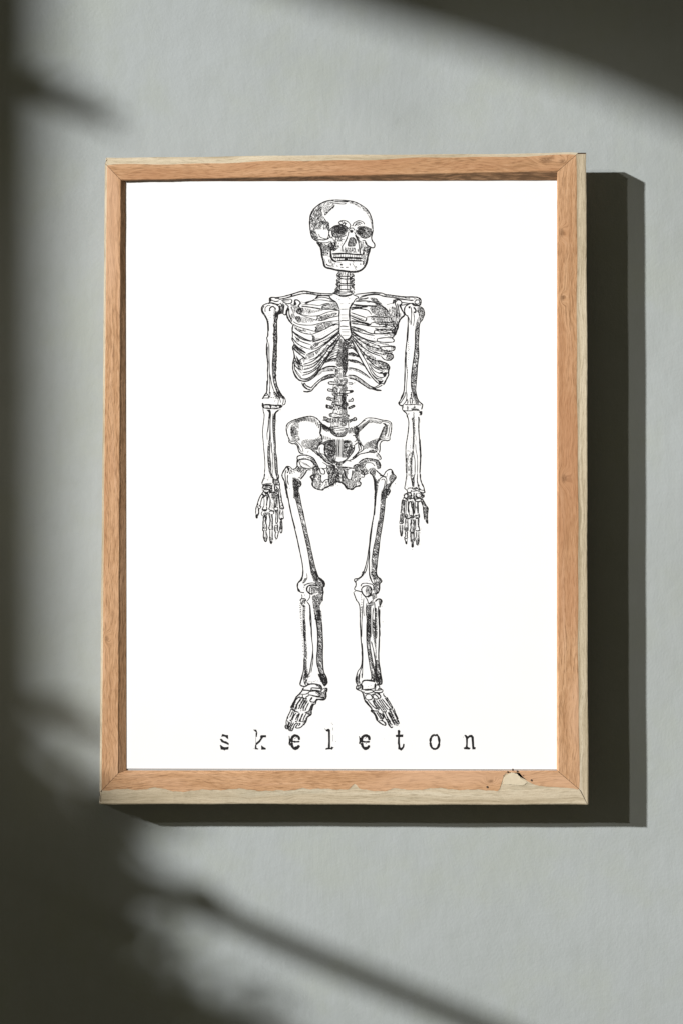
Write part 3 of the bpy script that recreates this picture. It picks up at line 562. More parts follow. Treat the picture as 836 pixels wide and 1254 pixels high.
L(8, "205,650 195,700 200,760", "225,640 300,650 380,632", "200,745 290,745", "190,770 300,775 380,760", "185,790 180,880", "240,650 235,720"); X(11, 8, "205,660 250,660 235,740 205,740", gap=.35); X(11, 7, "290,650 385,640 350,740 370,770 300,770 300,700", gap=.3)
X(11, 8, "290,800 375,795 370,880 300,880", gap=.15); L(6, "240,800 235,870 270,870 275,800", "200,800 215,870"); H(85, 13, 6, "195,800 235,800 230,870 195,870", .4); L(9, "165,910 185,890 300,892 370,900", "205,912 260,905 330,912")
L(11, "180,850 130,845 98,852 92,872 120,885 178,885"); L(6, "130,860 175,865"); L(8, "385,860 440,862 460,875 440,885 390,880"); O(9, "487,864"); L(5, "400,910 440,940")
L(8, "165,910 160,960 150,1020 155,1055", "205,920 215,1000", "180,930 190,1010"); L(7, "235,940 228,1010 272,1010 275,935"); X(11, 8, "290,910 350,905 380,950 350,1010 380,1050 300,1040", gap=.2); X(12, 6, "170,930 225,930 220,1020 170,1020", 70, 10, .45)
L(11, "165,995 110,990 82,980 88,955 130,962 172,968"); L(6, "115,975 165,985"); L(9, "345,985 400,980 455,980 462,1000 400,1020 350,1030"); F("400,985 460,982 458,1003 420,1015"); L(9, "150,1035 230,1025 320,1030 385,1065", "155,1055 200,1048 260,1060 330,1048")
X(12, 7, "175,1075 225,1070 220,1150 180,1140", 75, 10, .5); L(8, "180,1070 185,1150 145,1180 150,1210", "285,1060 290,1150", "360,1070 350,1140 380,1180"); X(10, 8, "290,1060 350,1060 350,1254 300,1254 295,1150", gap=.15)
H(82, 15, 6, "200,650 290,650 290,880 275,1000 285,1254 150,1254 180,1000 195,800", .5)
sheet('spine', 395, 480, 15.68)
H(84, 18, 7, "215,60 360,60 360,660 180,660 200,400", .55)
L(12, "205,118 150,110 112,95 88,115 85,145 130,155 205,172"); X(13, 8, "100,110 200,128 200,165 110,150", gap=.3); L(13, "478,155 540,150 560,118 580,140 575,175 530,178 480,182"); 
L(8, "220,80 225,170", "340,80 350,180", "440,80 440,180"); X(13, 8, "360,30 425,30 425,200 370,200", gap=.15); L(7, "240,110 260,170", "430,70 470,80"); H(85, 16, 6, "230,90 270,90 260,180 235,180", .4)
L(9, "185,240 185,205 215,195 300,190 360,195", "185,240 260,240 340,262", "205,265 205,380 180,420", "370,200 365,420", "450,200 460,420 495,440 498,480")
X(12, 8, "370,200 480,210 490,260 460,300 465,410 370,410", gap=.2); F("240,240 300,245 345,255 345,272 290,270 250,268"); H(85, 14, 8, "205,250 250,260 245,380 210,380", .35); H(85, 13, 7, "300,270 355,270 355,380 320,380", .5)
L(14, "190,330 130,310 80,305 70,280 75,245 115,262 185,270"); F("68,240 100,245 110,290 85,308 68,290"); X(12, 7, "110,265 185,275 185,330 140,310", gap=.4); L(13, "480,325 540,310 600,285 608,262 580,258 520,285 480,300"); X(12, 6, "490,300 590,265 600,280 500,322", gap=.35); F("575,255 612,260 605,290 585,285")
L(10, "135,470 130,430 160,410 240,408 300,428 360,430", "135,470 180,475 220,490 300,480 360,485"); L(6, "250,412 290,432 370,435"); X(11, 7, "130,420 185,410 170,470 140,470", gap=.4); X(12, 8, "365,420 495,430 495,480 370,480", gap=.4)
L(9, "165,490 165,600 160,660 120,690", "205,500 210,600", "495,500 490,640 500,700", "360,490 350,640"); X(12, 8, "365,490 495,490 470,600 440,650 370,665 355,600", gap=.22); F("230,490 350,492 350,512 240,510"); H(86, 13, 6, "190,520 330,520 320,590 200,590", .5); H(86, 12, 8, "240,520 265,520 262,590 242,590", .1); H(86, 12, 8, "305,520 328,520 325,590 308,590", .1)
L(14, "0,540 50,545 110,580 160,575", "10,480 60,480 110,510 160,520"); X(12, 8, "20,490 80,490 150,520 150,570 100,565 30,530", gap=.35); L(13, "500,540 560,525 610,490 640,505 632,545 560,555 510,590"); X(12, 7, "510,530 600,505 630,530 560,560 515,580", gap=.35)
L(8, "195,665 260,660 330,680 400,690 490,700", "215,710 300,700 360,720 430,715", "250,745 330,742 400,745"); X(12, 8, "120,680 200,665 225,720 260,790 270,850 200,815 150,780", gap=.15); X(12, 8, "430,700 490,700 490,770 430,830 370,860 260,855 260,790 340,770 410,760", gap=.18); L(12, "150,770 200,815 260,852 330,860 400,852 440,820")
# ---- pelvis
sheet('pelvis', 395, 480, 15.68)
L(18, "0,640 50,670 110,700 160,760", wob=.3); X(13, 8, "0,630 60,660 130,690 150,740 100,770 40,740 0,710", gap=.2)
X(13, 9, "500,720 540,680 600,665 650,660 640,720 600,790 560,770 500,790", gap=.25); D(9, 22, 14, "500,795 550,790 600,790"); L(10, "600,790 640,820 655,870 640,930 600,960", "570,835 610,840 635,880"); X(13, 9, "640,680 690,690 690,800 700,950 660,980 650,880 620,790", gap=.25)
for x in (290, 325, 375): L(9, f"{x},{895} {x-8},{1080} {x-2},{1254}")
for x in (308, 345, 270, 392): L(6, f"{x},{910} {x-4},{1060} {x},{1254}")
for x, a, b in ((22, 840, 900), (55, 850, 910), (100, 860, 900), (150, 880, 920), (200, 890, 930), (245, 900, 950)): L(9, f"{x},{a} {x+4},{b}")
X(14, 8, "30,960 130,920 235,930 250,1000 245,1200 160,1254 110,1254 80,1130 40,1050", gap=.3); X(14, 8, "395,940 480,920 560,950 560,1100 520,1200 460,1254 360,1254 390,1100", gap=.3)
F("395,955 470,935 540,950 520,970 400,985", "130,930 200,935 215,955 140,960", "400,1040 470,1045 480,1080 410,1070", "90,1000 180,1000 190,1030 100,1030")
L(9, "395,1135 440,1128 500,1135", "110,1120 230,1130"); 
sheet('pelvis', 345, 500, 10.45)
L(9, "470,150 430,118 370,102 310,108 240,125 160,150 110,172 72,205 60,250 68,320 85,370 98,400 95,430 130,450", wob=.3)
L(5, "320,118 240,145 160,168 115,190 85,225 80,260", "92,410 150,408 200,430 240,470 265,510 275,560"); L(10, "95,430 130,452 175,455 205,490 220,550 250,578 280,575"); L(6, "110,425 170,430 210,470 235,530 258,560")
for k in range(17):
    x = 190 + k*18; y = 120 + abs(k-8)*1.5 - (8 if 4 < k < 11 else 0) + (0 if k < 13 else (k-13)*22)
    L(7, f"{x},{y} {x-6+k*0.3:.0f},{y+28} {x-12+k*0.3:.0f},{y+44+(12 if k > 7 else 0)}")
L(9, "470,150 505,185 520,205"); X(11, 8, "478,170 505,190 512,260 505,330 520,370 490,350 482,300 490,240", gap=.15); L(11, "500,190 498,260 490,320 510,350 520,430")
H(22, 11, 5, "122,215 210,190 225,260 215,340 240,400 200,420 130,390 118,300", .1); X(13, 6, "118,240 180,240 190,350 150,380 115,330", 15, -35, .25); H(-25, 12, 7, "135,190 230,150 330,130 320,150 200,190", .2)
H(-38, 11, 5, "250,440 300,400 420,395 495,360 505,430 480,480 450,540 400,555 340,500 280,500", .1); H(30, 12, 5, "380,430 495,380 505,430 470,520 440,560 390,540", .2)
F("505,190 545,205 620,255 600,265 540,245 515,240"); X(10, 7, "515,215 560,225 640,260 690,330 640,310 600,280 520,262", gap=.2)
for x in range(530, 640, 14): L(5, f"{x},{345+(x-530)*.35:.0f} {x},{400+(x-530)*.1:.0f}")
L(10, "455,520 475,475 520,455 550,480 545,530 560,600 610,670 660,710", wob=.3); L(7, "490,500 480,540 500,580 540,590 580,640 620,690", "560,520 600,520", "555,515 548,560 580,620"); X(11, 7, "548,510 600,520 640,640 700,690 660,700 600,650 560,580", gap=.3)
X(11, 7, "640,400 690,420 690,680 640,650 600,560 580,470 530,430", 30, 100, .4); X(10, 8, "505,420 545,450 560,500 530,470 490,455 460,500 440,540 440,500", gap=.25)
L(9, "640,650 690,680 740,690 800,670 836,640"); X(11, 8, "640,660 740,700 830,660 760,730 700,725 650,700", gap=.3)
L(12, "440,545 470,590 520,640 570,690 640,720 690,745"); L(7, "300,515 350,510 420,560 470,610", "520,690 570,720 580,745 560,770 500,765", "580,730 640,735 690,760"); X(10, 8, "450,560 500,580 560,640 640,715 590,700 520,650 470,610", gap=.25); O(6, "332,562 340,548")
L(10, "195,635 215,610 270,598 340,605 400,635 440,690 475,765"); L(10, "195,635 215,660 290,650 350,660 400,690 440,750"); X(10, 7, "380,620 420,650 450,710 480,770 440,750 410,700 370,660", gap=.15); H(5, 11, 5, "210,635 340,620 370,640 330,655 220,655", .5); L(8, "200,655 195,700 205,745 230,770", "240,670 232,710 260,750 300,765 340,770 400,768")
for k in range(6): L(5, f"{248+k*14},{680+k*6} {290+k*20},{722+k*9}")
L(7, "350,655 400,700 410,730"); F("205,650 225,665 215,700 198,690")
L(9, "400,770 440,740 480,770 500,830 545,840 550,800 520,770", "480,770 500,765"); H(84, 12, 6, "390,780 440,750 470,780 480,840 505,850 500,930 520,1010 540,1040 450,1035 400,1000 388,940 410,900", .15); X(11, 7, "370,860 430,830 430,900 390,940 375,900", gap=.25); X(11, 6, "390,740 450,745 480,790 430,800 400,790", gap=.25)
L(12, "440,850 385,860 370,885 395,920 390,970 410,1010 460,1035 520,1045 550,1020 600,1000 650,970", wob=.35); L(8, "505,850 500,910 520,950 560,915 600,910", "600,850 600,910 610,990"); H(80, 12, 5, "520,940 590,915 600,990 540,1010", .3)
L(9, "585,760 580,800 600,850", "590,745 640,750 690,770"); H(86, 13, 6, "590,760 700,770 710,940 650,990 610,990 600,850", .12); H(86, 15, 7, "590,760 700,770 700,950 620,960", .3)
H(88, 13, 6, "710,740 836,765 836,940 800,960 710,935", .15); L(11, "650,985 680,950 740,940 790,975 836,1040"); X(11, 8, "690,720 740,700 750,760 720,770", gap=.2); L(8, "740,765 790,760 836,762"); O(5, "600,1025 720,985 102,1028")
sheet('pelvis', 405, 500, 10.45)
L(6, "320,235 380,190 430,140 480,122 560,126", "340,230 400,175 440,150"); L(8, "470,122 560,128 650,150 740,165 770,195 772,250 765,310 750,370 755,400", wob=.3); L(6, "640,165 720,180 752,200 745,260 735,330 720,370"); L(9, "755,400 720,415 690,410 650,420 625,460 625,520 615,570"); L(6, "690,390 640,400 600,430 590,480 600,540", "735,380 690,395")
for k in range(19):
    x = 335 + k*17; y = 245 - min(k, 9)*11.5 + max(0, k-9)*3; h = 95 - k*5 if k < 12 else 32
    L(7 if k < 10 else 5, f"{x+8},{y-4} {x+2},{y+h*.5:.0f} {x-8-k*.6:.0f},{y+h:.0f}")
X(11, 7, "305,235 345,235 350,330 330,360 350,430 320,400 300,330", gap=.2)
for k in range(10): L(7, f"{735-k*8},{215+k*20} {700-k*9},{222+k*20} {662-k*8},{250+k*20}")
X(10, 8, "670,195 720,210 725,280 700,350 680,380 690,300 700,240", gap=.2); F("655,190 690,190 710,225 690,220")
H(-32, 11, 5, "420,475 500,410 600,385 640,380 590,440 575,520 540,515 440,520 410,540", .08); H(20, 13, 5, "480,440 590,400 575,520 500,510", .2); X(10, 7, "570,440 600,400 640,380 600,440 590,540 575,560 560,520", gap=.2)
L(8, "350,440 405,480 410,530 370,560 330,590 290,640 230,668", "350,440 385,500 375,540", "300,470 345,440 350,490 358,540 320,590 270,640"); L(8, "300,470 290,540 250,600 200,660"); X(11, 7, "345,380 370,420 400,470 370,500 350,440", gap=.2); X(11, 6, "240,480 290,470 290,540 240,600 210,640 190,600", gap=.35)
L(9, "230,668 300,640 360,590 420,575 500,560 560,570"); X(10, 8, "480,545 540,525 590,560 540,570 500,570", gap=.15); L(8, "150,700 200,670 260,680", "590,570 620,600 638,640 625,660"); H(40, 10, 5, "570,600 600,585 630,640 610,665", .2)
L(10, "350,700 400,660 460,642 540,650 600,670 630,720 625,770", wob=.3); X(10, 7, "360,710 420,665 500,650 590,665 630,700 625,770 590,770 560,690 500,680 430,700 400,730", 50, -40, .15); X(11, 7, "380,720 420,710 440,760 470,800 470,840 400,820 370,780", gap=.3)
L(8, "120,765 180,752 250,760 270,770", "190,790 260,765 285,770 290,740 320,720 360,715", "330,760 350,735 400,740"); L(10, "190,800 185,850 210,900 250,915 270,850 275,790", wob=.3); H(84, 12, 6, "0,760 90,780 90,940 0,1000", .15); H(84, 13, 6.5, "90,780 180,790 190,860 215,910 250,930 280,870 280,800 360,800 370,890 350,990 260,1035 200,1015 150,950 90,940", .1)
X(12, 7, "290,730 370,720 400,800 440,840 400,880 370,820 300,800", 60, -10, .35); L(7, "370,830 420,850 480,830", "375,880 420,880 425,855")
L(13, "90,940 150,955 190,1000 210,1022 270,1035 310,1005 365,990 380,960 360,930 375,890", wob=.35)
# head of femur right
X(11, 6, "470,800 520,760 570,780 560,870 520,840", 40, -50, .2); L(7, "430,740 450,700 520,700 560,740", "420,770 470,800")
# ---- legs
sheet('leg', 345, 500, 10.45)
L(11, "70,740 40,780 8,840 10,880 35,930 45,1000 60,1080 75,1150", wob=.3); L(8, "60,790 45,840 50,900 60,960 75,1030", "80,850 75,920 90,980", "70,740 110,750 130,780", "100,760 90,800 70,830"); F("60,735 90,745 95,780 80,800 70,765")
L(9, "130,780 170,775 195,745 200,700", "240,910 300,840 330,790 375,790"); H(-55, 12, 7, "180,770 260,760 330,790 280,860 240,905 215,890 250,840 200,810", .2); H(60, 13, 7, "100,790 180,790 160,830 110,850", .4); H(40, 9, 4, "215,740 290,770 260,810 200,800", .15)
X(10, 8, "140,890 190,900 200,980 210,1060 215,1150 150,1150 155,1050 140,980", gap=.12); X(11, 7, "200,890 235,940 248,980 220,1010 200,980", gap=.3); L(10, "235,930 250,960 235,1000 205,1020 205,1150"); 
sheet('leg', 330, 560, 4.918)
L(4.6, "95,150 110,230 125,310 145,400 165,480 182,560 198,640 202,700 190,735 172,760 172,800 188,812"); L(3, "105,200 120,290 140,370 158,430")
X(5, 4, "145,130 185,140 178,210 190,280 208,360 222,440 240,520 258,600 275,670 300,730 275,740 250,690 240,610 225,530 208,450 190,370 165,280 145,210", 60, 20, .14)
L(3.6, "178,210 192,285 210,365 226,445 243,520 260,600 278,672 300,735", "150,220 170,300 195,400 215,490 232,570 245,650 252,700")
L(4, "635,130 640,190 632,260 625,350 608,440 598,530 588,600 575,660 555,710 530,730"); L(3, "642,200 636,280 630,350", "618,400 606,500 596,590 585,660 572,700"); D(3, 6, 5, "625,370 612,450 602,540")
X(5, 3.8, "672,200 715,190 695,240 690,300 680,380 665,470 655,560 645,640 640,710 630,740 612,700 612,620 625,540 640,460 655,380 665,280", 60, 20, .16)
L(4, "715,190 697,240 690,310 680,390 666,470 655,560 646,640 642,700 660,735", "600,560 598,640 600,700 612,740"); L(3.4, "655,380 640,470 624,550 612,630")
sheet('leg', 405, 500, 10.45)
L(13, "490,820 530,860 555,930 560,1010 565,1080 558,1150", wob=.3); X(10, 7, "510,830 560,880 600,960 590,1080 570,1150 550,1150 560,1020 540,910", 70, 0, .3); L(9, "575,790 610,830 665,860 700,810 745,782 775,790 800,840 832,880 800,930 765,970", wob=.3); L(7, "620,860 670,870 710,880", "600,960 625,900 665,875 700,890 710,930 700,1000", "640,920 665,905 690,930 680,1000 660,1060 650,1150", "720,830 710,880"); L(6, "590,800 640,845")
X(10, 8, "745,870 790,840 828,880 795,930 760,960 745,930", gap=.2); X(11, 7, "740,960 780,950 750,1050 750,1090 710,1150 640,1150 665,1050 700,980", 60, 10, .25); L(11, "765,970 735,1020 755,1050 740,1090 700,1120 705,1150"); F("770,790 790,800 785,850 768,830"); L(6, "560,880 575,960 610,900"); O(5, "820,965")
# knees
sheet('leg', 345, 700, 10.45)
L(9, "270,0 268,60 255,110 220,135 200,165 205,205 228,240 240,262 290,270"); L(5, "320,20 325,80 300,130 270,150"); X(10, 6, "295,85 315,90 295,135 268,150 270,130", gap=.15); D(6, 20, 10, "290,160 285,230")
L(8, "290,180 330,155 400,145 440,165 460,190", "355,215 375,195 430,200", "360,210 355,265 375,285"); L(12, "450,185 400,172 345,182 322,215 330,255 370,285 400,282"); L(7, "380,205 375,260"); X(10, 6, "385,200 450,200 470,260 400,290 380,260", 70, 10, .25)
X(10, 8, "370,0 430,0 460,60 520,110 545,160 530,220 530,280 470,280 460,200 430,150 400,100", 60, 10, .12); L(13, "430,0 455,60 510,100 545,140 545,180 525,205 530,260 520,330 520,380"); F("480,95 530,105 555,150 545,190 520,150")
L(6, "255,290 262,320 255,350 280,345", "360,290 360,330 330,375 320,385", "290,290 300,310"); L(10, "235,375 250,350 300,350 310,380", "245,380 265,435 290,440"); O(8, "245,370 270,400"); X(11, 6, "260,370 300,365 300,430 270,435", gap=.45)
L(8, "325,390 355,430 360,520 362,620 375,720 380,836"); X(10, 8, "395,310 470,290 500,290 525,340 515,390 490,440 495,560 500,620 430,620 420,560 400,440 395,380", 65, 15, .13); H(70, 10, 6, "430,440 490,450 505,620 490,640 445,560", .3)
X(10, 8, "272,440 305,450 300,560 305,700 312,836 275,836 270,640", 60, 10, .2); D(6, 14, 12, "238,400 245,520 245,640 255,770", "232,430 240,600"); O(4, "520,428")
sheet('leg', 420, 700, 10.45)
L(9, "265,0 245,50 200,85 150,92 140,115 160,145 160,180 142,215 152,240"); X(10, 6, "240,0 275,0 260,50 215,90 165,130 160,100 220,65", 60, 0, .25); L(5, "170,100 165,140")
L(9, "330,0 335,60 355,110 385,160"); X(10, 8, "350,0 410,0 430,60 480,105 490,130 465,150 460,220 440,275 400,270 380,200 390,130 360,70", 75, 10, .25); L(10, "410,0 430,55 475,95 490,125 465,155 462,220 440,275 400,285")
D(6, 8, 12, "265,105 310,100 340,125"); L(8, "222,190 240,155 290,148 330,155 370,165 390,200 380,240"); L(10, "235,215 262,188 310,182 345,195 362,235 350,285 300,318 260,300 235,250 232,215"); X(10, 6, "285,205 340,200 350,260 310,300 285,280", 75, 10, .3)
L(9, "150,240 200,250 235,262", "232,270 270,310 305,360 325,410 370,370", "130,265 155,250", "130,265 150,320 170,370 200,410 212,480 215,600 215,730"); D(6, 20, 14, "225,290 235,380 228,480 240,560"); L(7, "305,330 350,310 375,295"); F("345,270 370,285 320,335 308,325"); L(14, "185,380 210,450"); 
L(6, "262,340 255,400 258,500 265,570", "240,440 240,560 235,660 235,836", "300,400 290,460 290,560"); L(12, "225,740 232,836")
X(10, 7, "295,440 325,420 350,450 355,560 355,700 355,836 300,836 298,650 285,520", 65, 10, .16); L(8, "300,640 305,836", "352,470 355,836"); X(10, 7, "330,410 385,380 400,400 370,450 350,470", gap=.2); X(10, 7, "370,280 420,280 428,330 395,350 375,380", gap=.2)
L(11, "405,385 440,352 480,355 492,385 470,430 465,460"); X(9, 8, "450,355 490,365 490,395 468,440 455,420", gap=.08); L(9, "400,400 405,520 410,640 405,740 410,836"); X(10, 7, "400,480 430,480 432,640 432,836 405,836 402,640", gap=.2); L(12, "448,440 452,560 458,680 465,836"); L(7, "385,460 375,560 372,800"); O(5, "492,442 505,642"); L(8, "465,480 462,620 470,720")
sheet('leg', 330, 700, 4.918)
# left shin
X(4.6, 3.6, "206,380 212,380 214,480 216,560 222,600 222,640 208,650 210,560", gap=.05); X(4.8, 3.8, "200,300 218,300 222,400 228,500 225,560 232,600 228,640 212,600 212,480", gap=.2); D(3, 7, 6, "190,210 194,300 198,400 204,490 210,560"); L(3.6, "208,520 206,590 196,630 186,665 190,688 205,690")
L(4, "244,200 252,300 255,400 262,470 250,560 240,610 222,640"); L(3, "262,480 262,540 250,610"); X(4.6, 4, "285,240 312,240 318,360 318,460 318,540 322,600 345,640 345,670 330,690 310,650 295,600 288,540 292,460 290,360", 60, 15, .22); L(4.6, "314,300 320,420 320,540 326,600 345,645 342,670 332,688", "275,250 290,360 290,460 285,540 300,600 320,660")
D(3, 4, 5, "235,665 260,655 285,660 300,650"); L(3.4, "228,650 222,668 240,676", "305,660 330,672")
# right shin
L(4, "545,300 548,400 556,500 550,570 530,600 522,640 530,670"); L(3.4, "552,480 558,560 545,600 535,650 545,670", "556,430 560,520 556,640"); L(3, "540,610 536,640")
X(4.8, 3.6, "584,260 608,260 606,360 600,440 612,520 625,600 640,650 625,655 608,580 590,480 584,380", 60, 15, .16); L(4, "584,300 582,400 592,500 606,590 620,650", "606,340 602,440 618,540 632,620"); X(4.8, 3.6, "616,300 638,300 640,420 642,520 648,620 660,660 640,655 628,580 636,480 622,400", gap=.18)
L(5, "660,300 658,420 655,520 665,600 675,665 660,682"); L(4, "610,420 625,480 638,560"); X(4.8, 3.6, "636,540 655,540 668,640 660,680 640,670 630,600", gap=.3)
# ---- feet
sheet('foot', 340, 825, 10.45)
L(11, "320,0 310,60 290,120 292,145 330,162 360,160 400,128"); L(7, "345,0 335,60 345,120 360,150"); X(10, 8, "350,0 380,0 400,30 370,100 360,150 345,130 355,60", gap=.2); L(7, "385,20 415,0", "375,60 420,25")
L(11, "520,0 550,70 590,140 600,155 630,125 632,95 600,50 575,0"); X(10, 8, "530,0 575,0 605,60 630,100 600,140 560,80", 60, 15, .15); D(6, 8, 10, "385,110 420,95 450,105 490,90 520,100", "470,100 490,110", "430,110 470,90")
L(11, "355,165 400,138 450,130 510,138 555,155 570,200"); X(10, 7, "480,145 560,155 575,200 550,190", gap=.3); L(11, "335,180 320,205 370,212 425,215 430,190 440,180", "440,180 500,185 550,190 555,225 500,215 430,210"); F("480,180 530,190 525,196 490,190")
L(7, "370,150 330,185", "570,205 600,185 615,190"); X(10, 8, "605,185 630,180 635,220 615,250 620,290 600,310 560,300 540,240 580,230 595,215", 60, 0, .25); L(12, "630,180 632,215 618,245 622,290 600,330 560,335 520,330 495,350 480,395")
L(12, "320,205 290,250 240,300 220,340 190,395 168,440"); L(8, "300,240 320,225", "300,262 360,262 390,245", "395,262 400,235 440,225 500,225 540,250 545,290", "390,270 450,278 530,298", "280,275 310,265"); X(10, 7, "480,225 540,240 548,295 510,270", gap=.3); L(13, "440,280 500,292 560,302 600,310")
L(9, "270,300 310,305 330,310 375,325", "320,270 322,310 345,320", "375,325 365,300 390,285 400,265", "410,345 430,360 475,362 480,345", "410,345 440,315 430,300"); F("415,320 440,300 450,305 425,335", "495,320 580,318 600,310 590,335 520,335 480,370 470,360")
L(9, "285,290 240,330 215,390 195,450", "310,310 260,370 235,420 222,465 195,450", "300,330 255,390 240,460", "340,320 300,380 280,430 262,450", "350,330 310,420 290,455", "385,345 350,400 330,450 330,480", "365,340 335,390", "245,300 205,390 180,440")
L(9, "400,370 365,440 350,480", "450,380 425,420 400,480 365,490", "390,390 375,430"); X(10, 8, "440,375 470,370 460,420 435,470 425,530 395,540 380,500 405,490 420,430", gap=.2); L(12, "475,390 450,405 440,450 430,480 432,515 405,540"); H(-60, 12, 6, "350,330 385,340 340,440 320,420", .3); H(-60, 12, 6, "280,370 320,330 340,340 300,400 275,420", .55)
F("165,425 190,450 215,465 250,480 275,490 265,500 220,488 180,465", "350,490 375,495 400,505 390,512 350,505")
L(9, "172,450 160,490 135,540 120,580", "195,480 175,530 155,560", "215,485 200,530 180,580 165,600", "240,500 210,540 185,600", "280,500 250,550 230,590", "255,520 240,540", "285,510 260,570 250,610", "320,510 300,560 275,610", "330,505 300,575 290,610", "375,500 340,560 325,610")
X(10, 8, "375,540 400,545 370,590 350,650 320,665 330,620 350,590", gap=.15); L(11, "405,540 380,560 360,620 330,660"); F("155,585 190,610 185,618 155,605", "225,600 255,615 245,625 225,615", "270,605 355,612 355,622 270,615", "118,560 140,560 135,580 115,575")
L(9, "120,580 110,620 112,650 98,670 105,700 130,705 145,680 135,650 150,620", "130,600 140,640 120,680", "165,620 145,650 130,690", "185,620 160,670 140,700 150,725 185,730 200,700 215,660 240,630", "210,625 175,680 160,710", "240,635 260,640 235,680 240,695 290,690 330,655", "270,635 290,640 265,670"); X(9, 7, "100,655 125,650 140,690 120,708 100,695", gap=.25); X(10, 7, "145,700 200,695 190,725 155,730", gap=.3)
sheet('foot', 425, 825, 10.45)
L(10, "125,0 108,60 112,110 130,145 115,165 118,195 160,218 190,235"); L(7, "150,0 140,60 150,120 175,135", "130,30 125,90 140,130", "160,20 150,90"); L(10, "182,0 184,58"); X(11, 7, "125,150 190,140 195,200 160,215 120,190", gap=.35); L(9, "140,150 185,145 195,175 190,210")
L(14, "190,110 205,90 250,84 320,92 350,105"); X(10, 8, "320,0 370,0 370,60 385,110 350,110 320,90 330,40", 70, 10, .25); L(9, "305,0 310,50 300,80", "380,0 385,60 405,100 400,130", "410,0 425,60 440,125 410,140 370,140"); X(11, 8, "390,0 420,0 438,110 410,130 395,70", gap=.4)
L(9, "190,110 180,140 195,200 240,200 320,195 345,180 350,130"); D(6, 8, 12, "265,165 290,155 315,150", "300,175 330,170"); L(9, "355,120 360,180 345,210", "365,145 400,150 410,180 390,200", "345,215 400,210 445,205 450,225 430,240 380,240 340,235 345,215"); F("405,175 435,185 440,205 415,195")
L(12, "185,225 205,270 215,320 240,370 290,420 310,450 305,480 340,510 365,560 375,590 400,615 440,645 480,660 488,640 460,610 430,595"); L(8, "205,225 220,250 260,250 310,240 330,225 300,210 220,215", "230,290 250,265 290,265 315,300 310,325 270,335 235,320 230,290")
L(10, "315,265 350,265 390,300 385,325 345,320 320,300", "380,255 410,270 425,300 400,320", "340,250 400,250 415,280", "460,250 465,280 490,300"); X(9, 7, "300,270 340,270 325,310", gap=.3)
F("225,340 250,350 285,400 310,430 305,455 270,415 240,380"); X(10, 8, "320,340 350,330 380,400 410,440 400,470 370,450 350,420 330,380", gap=.18); L(9, "260,340 300,390 340,430 375,455", "330,325 370,380 420,440 445,480", "370,340 400,380 440,430 470,475", "320,345 350,400 385,445")
L(9, "400,330 430,380 470,440 500,480", "420,325 450,370 490,430 515,460", "440,320 480,370 530,430 550,450", "475,310 510,350 545,410 575,440", "500,300 525,340 560,400 580,440"); D(6, 10, 8, "430,350 470,410 500,450", "490,340 540,410", "410,350 440,400"); X(9, 7, "480,300 515,305 520,340 500,350", gap=.3)
F("310,450 345,470 380,470 390,485 340,485 320,490", "440,480 500,480 500,495 450,498", "520,455 575,440 580,455 530,470"); L(10, "385,470 410,520 440,570 450,590", "340,490 370,540 390,590", "370,490 400,540 430,585", "400,600 440,600", "410,500 450,540 460,580")
L(10, "455,500 480,560 510,610 530,660 560,690 580,680", "480,495 510,560 540,620 575,660", "490,590 530,590 550,620", "440,500 470,560"); L(9, "515,490 550,560 580,620 610,660", "545,470 575,540 605,600 640,650", "575,460 610,530 640,590 665,640", "590,440 620,520 650,580", "530,490 570,570 600,640"); X(9, 7, "600,590 640,580 665,635 630,670 605,640", gap=.3); F("545,680 585,675 570,695 550,690"); X(10, 7, "510,600 540,620 560,670 530,660", gap=.3); X(10, 7, "520,470 560,470 600,560 590,620 560,560", gap=.5)
D(6, 6, 8, "600,680 650,660 660,680")
# ---- lettering in worn typewriter type
sheet('letter_s', 260, 885, 6.967)
FB("80,118 88,98 102,100 112,106 136,106 137,142 126,132 112,120 96,116", "68,140 80,138 100,158 118,160 142,176 140,192 126,182 104,174 82,166", "68,190 80,196 92,206 110,210 142,206 138,228 112,230 106,236 96,230 76,228")
sheet('letter_k', 260, 885, 6.967)
FB("352,60 376,60 384,80 376,82", "374,86 384,82 380,122 372,118", "411,118 416,108 460,108 460,124 436,124 424,140 408,164 378,190 372,186 378,172 400,152 414,132", "368,190 376,186 378,216 394,222 392,228 364,226", "420,194 434,206 458,218 456,228 420,230"); L(4, "372,120 372,190"); O(2.5, "352,220")
sheet('letter_e', 260, 885, 6.967)
L(15, "682,170 678,138 694,114 714,110 736,122 742,148", "742,192 726,216 702,222 682,200 680,170", wob=.15); L(10, "682,160 712,163 746,161"); L(6, "656,112 660,150 656,180 668,196", "666,140 664,170 672,190", "700,138 722,124"); FB("700,210 708,204 724,200 738,204 720,224 696,222")
sheet('letter_l', 380, 885, 6.967)
FB("122,50 134,62 150,54 158,52 168,62 168,216 180,212 182,204 200,212 190,222 184,230 174,226 150,226 132,230 132,218 152,214 156,160 154,76 140,74"); L(4, "192,42 192,66", "192,104 192,160"); O(3, "182,4 190,14 218,160")
sheet('letter_e', 380, 885, 6.967)
L(15, "438,170 436,136 452,114 474,110 496,122 500,150", "500,192 486,216 462,222 442,200 438,172", wob=.15); L(10, "440,160 468,164 504,162"); L(5, "414,114 418,150 414,182", "424,125 422,160 428,190"); FB("456,208 474,206 492,200 480,224 456,222"); L(5, "460,136 478,124", "466,184 476,174")
sheet('letter_t', 380, 885, 6.967)
FB("742,66 754,62 762,72 758,102 788,102 786,122 758,122 758,160 762,208 770,216 784,206 790,180 798,182 796,206 784,226 770,238 756,228 746,226 748,196 742,176 746,122 728,122 724,106 744,102")
sheet('letter_o', 475, 885, 6.967)
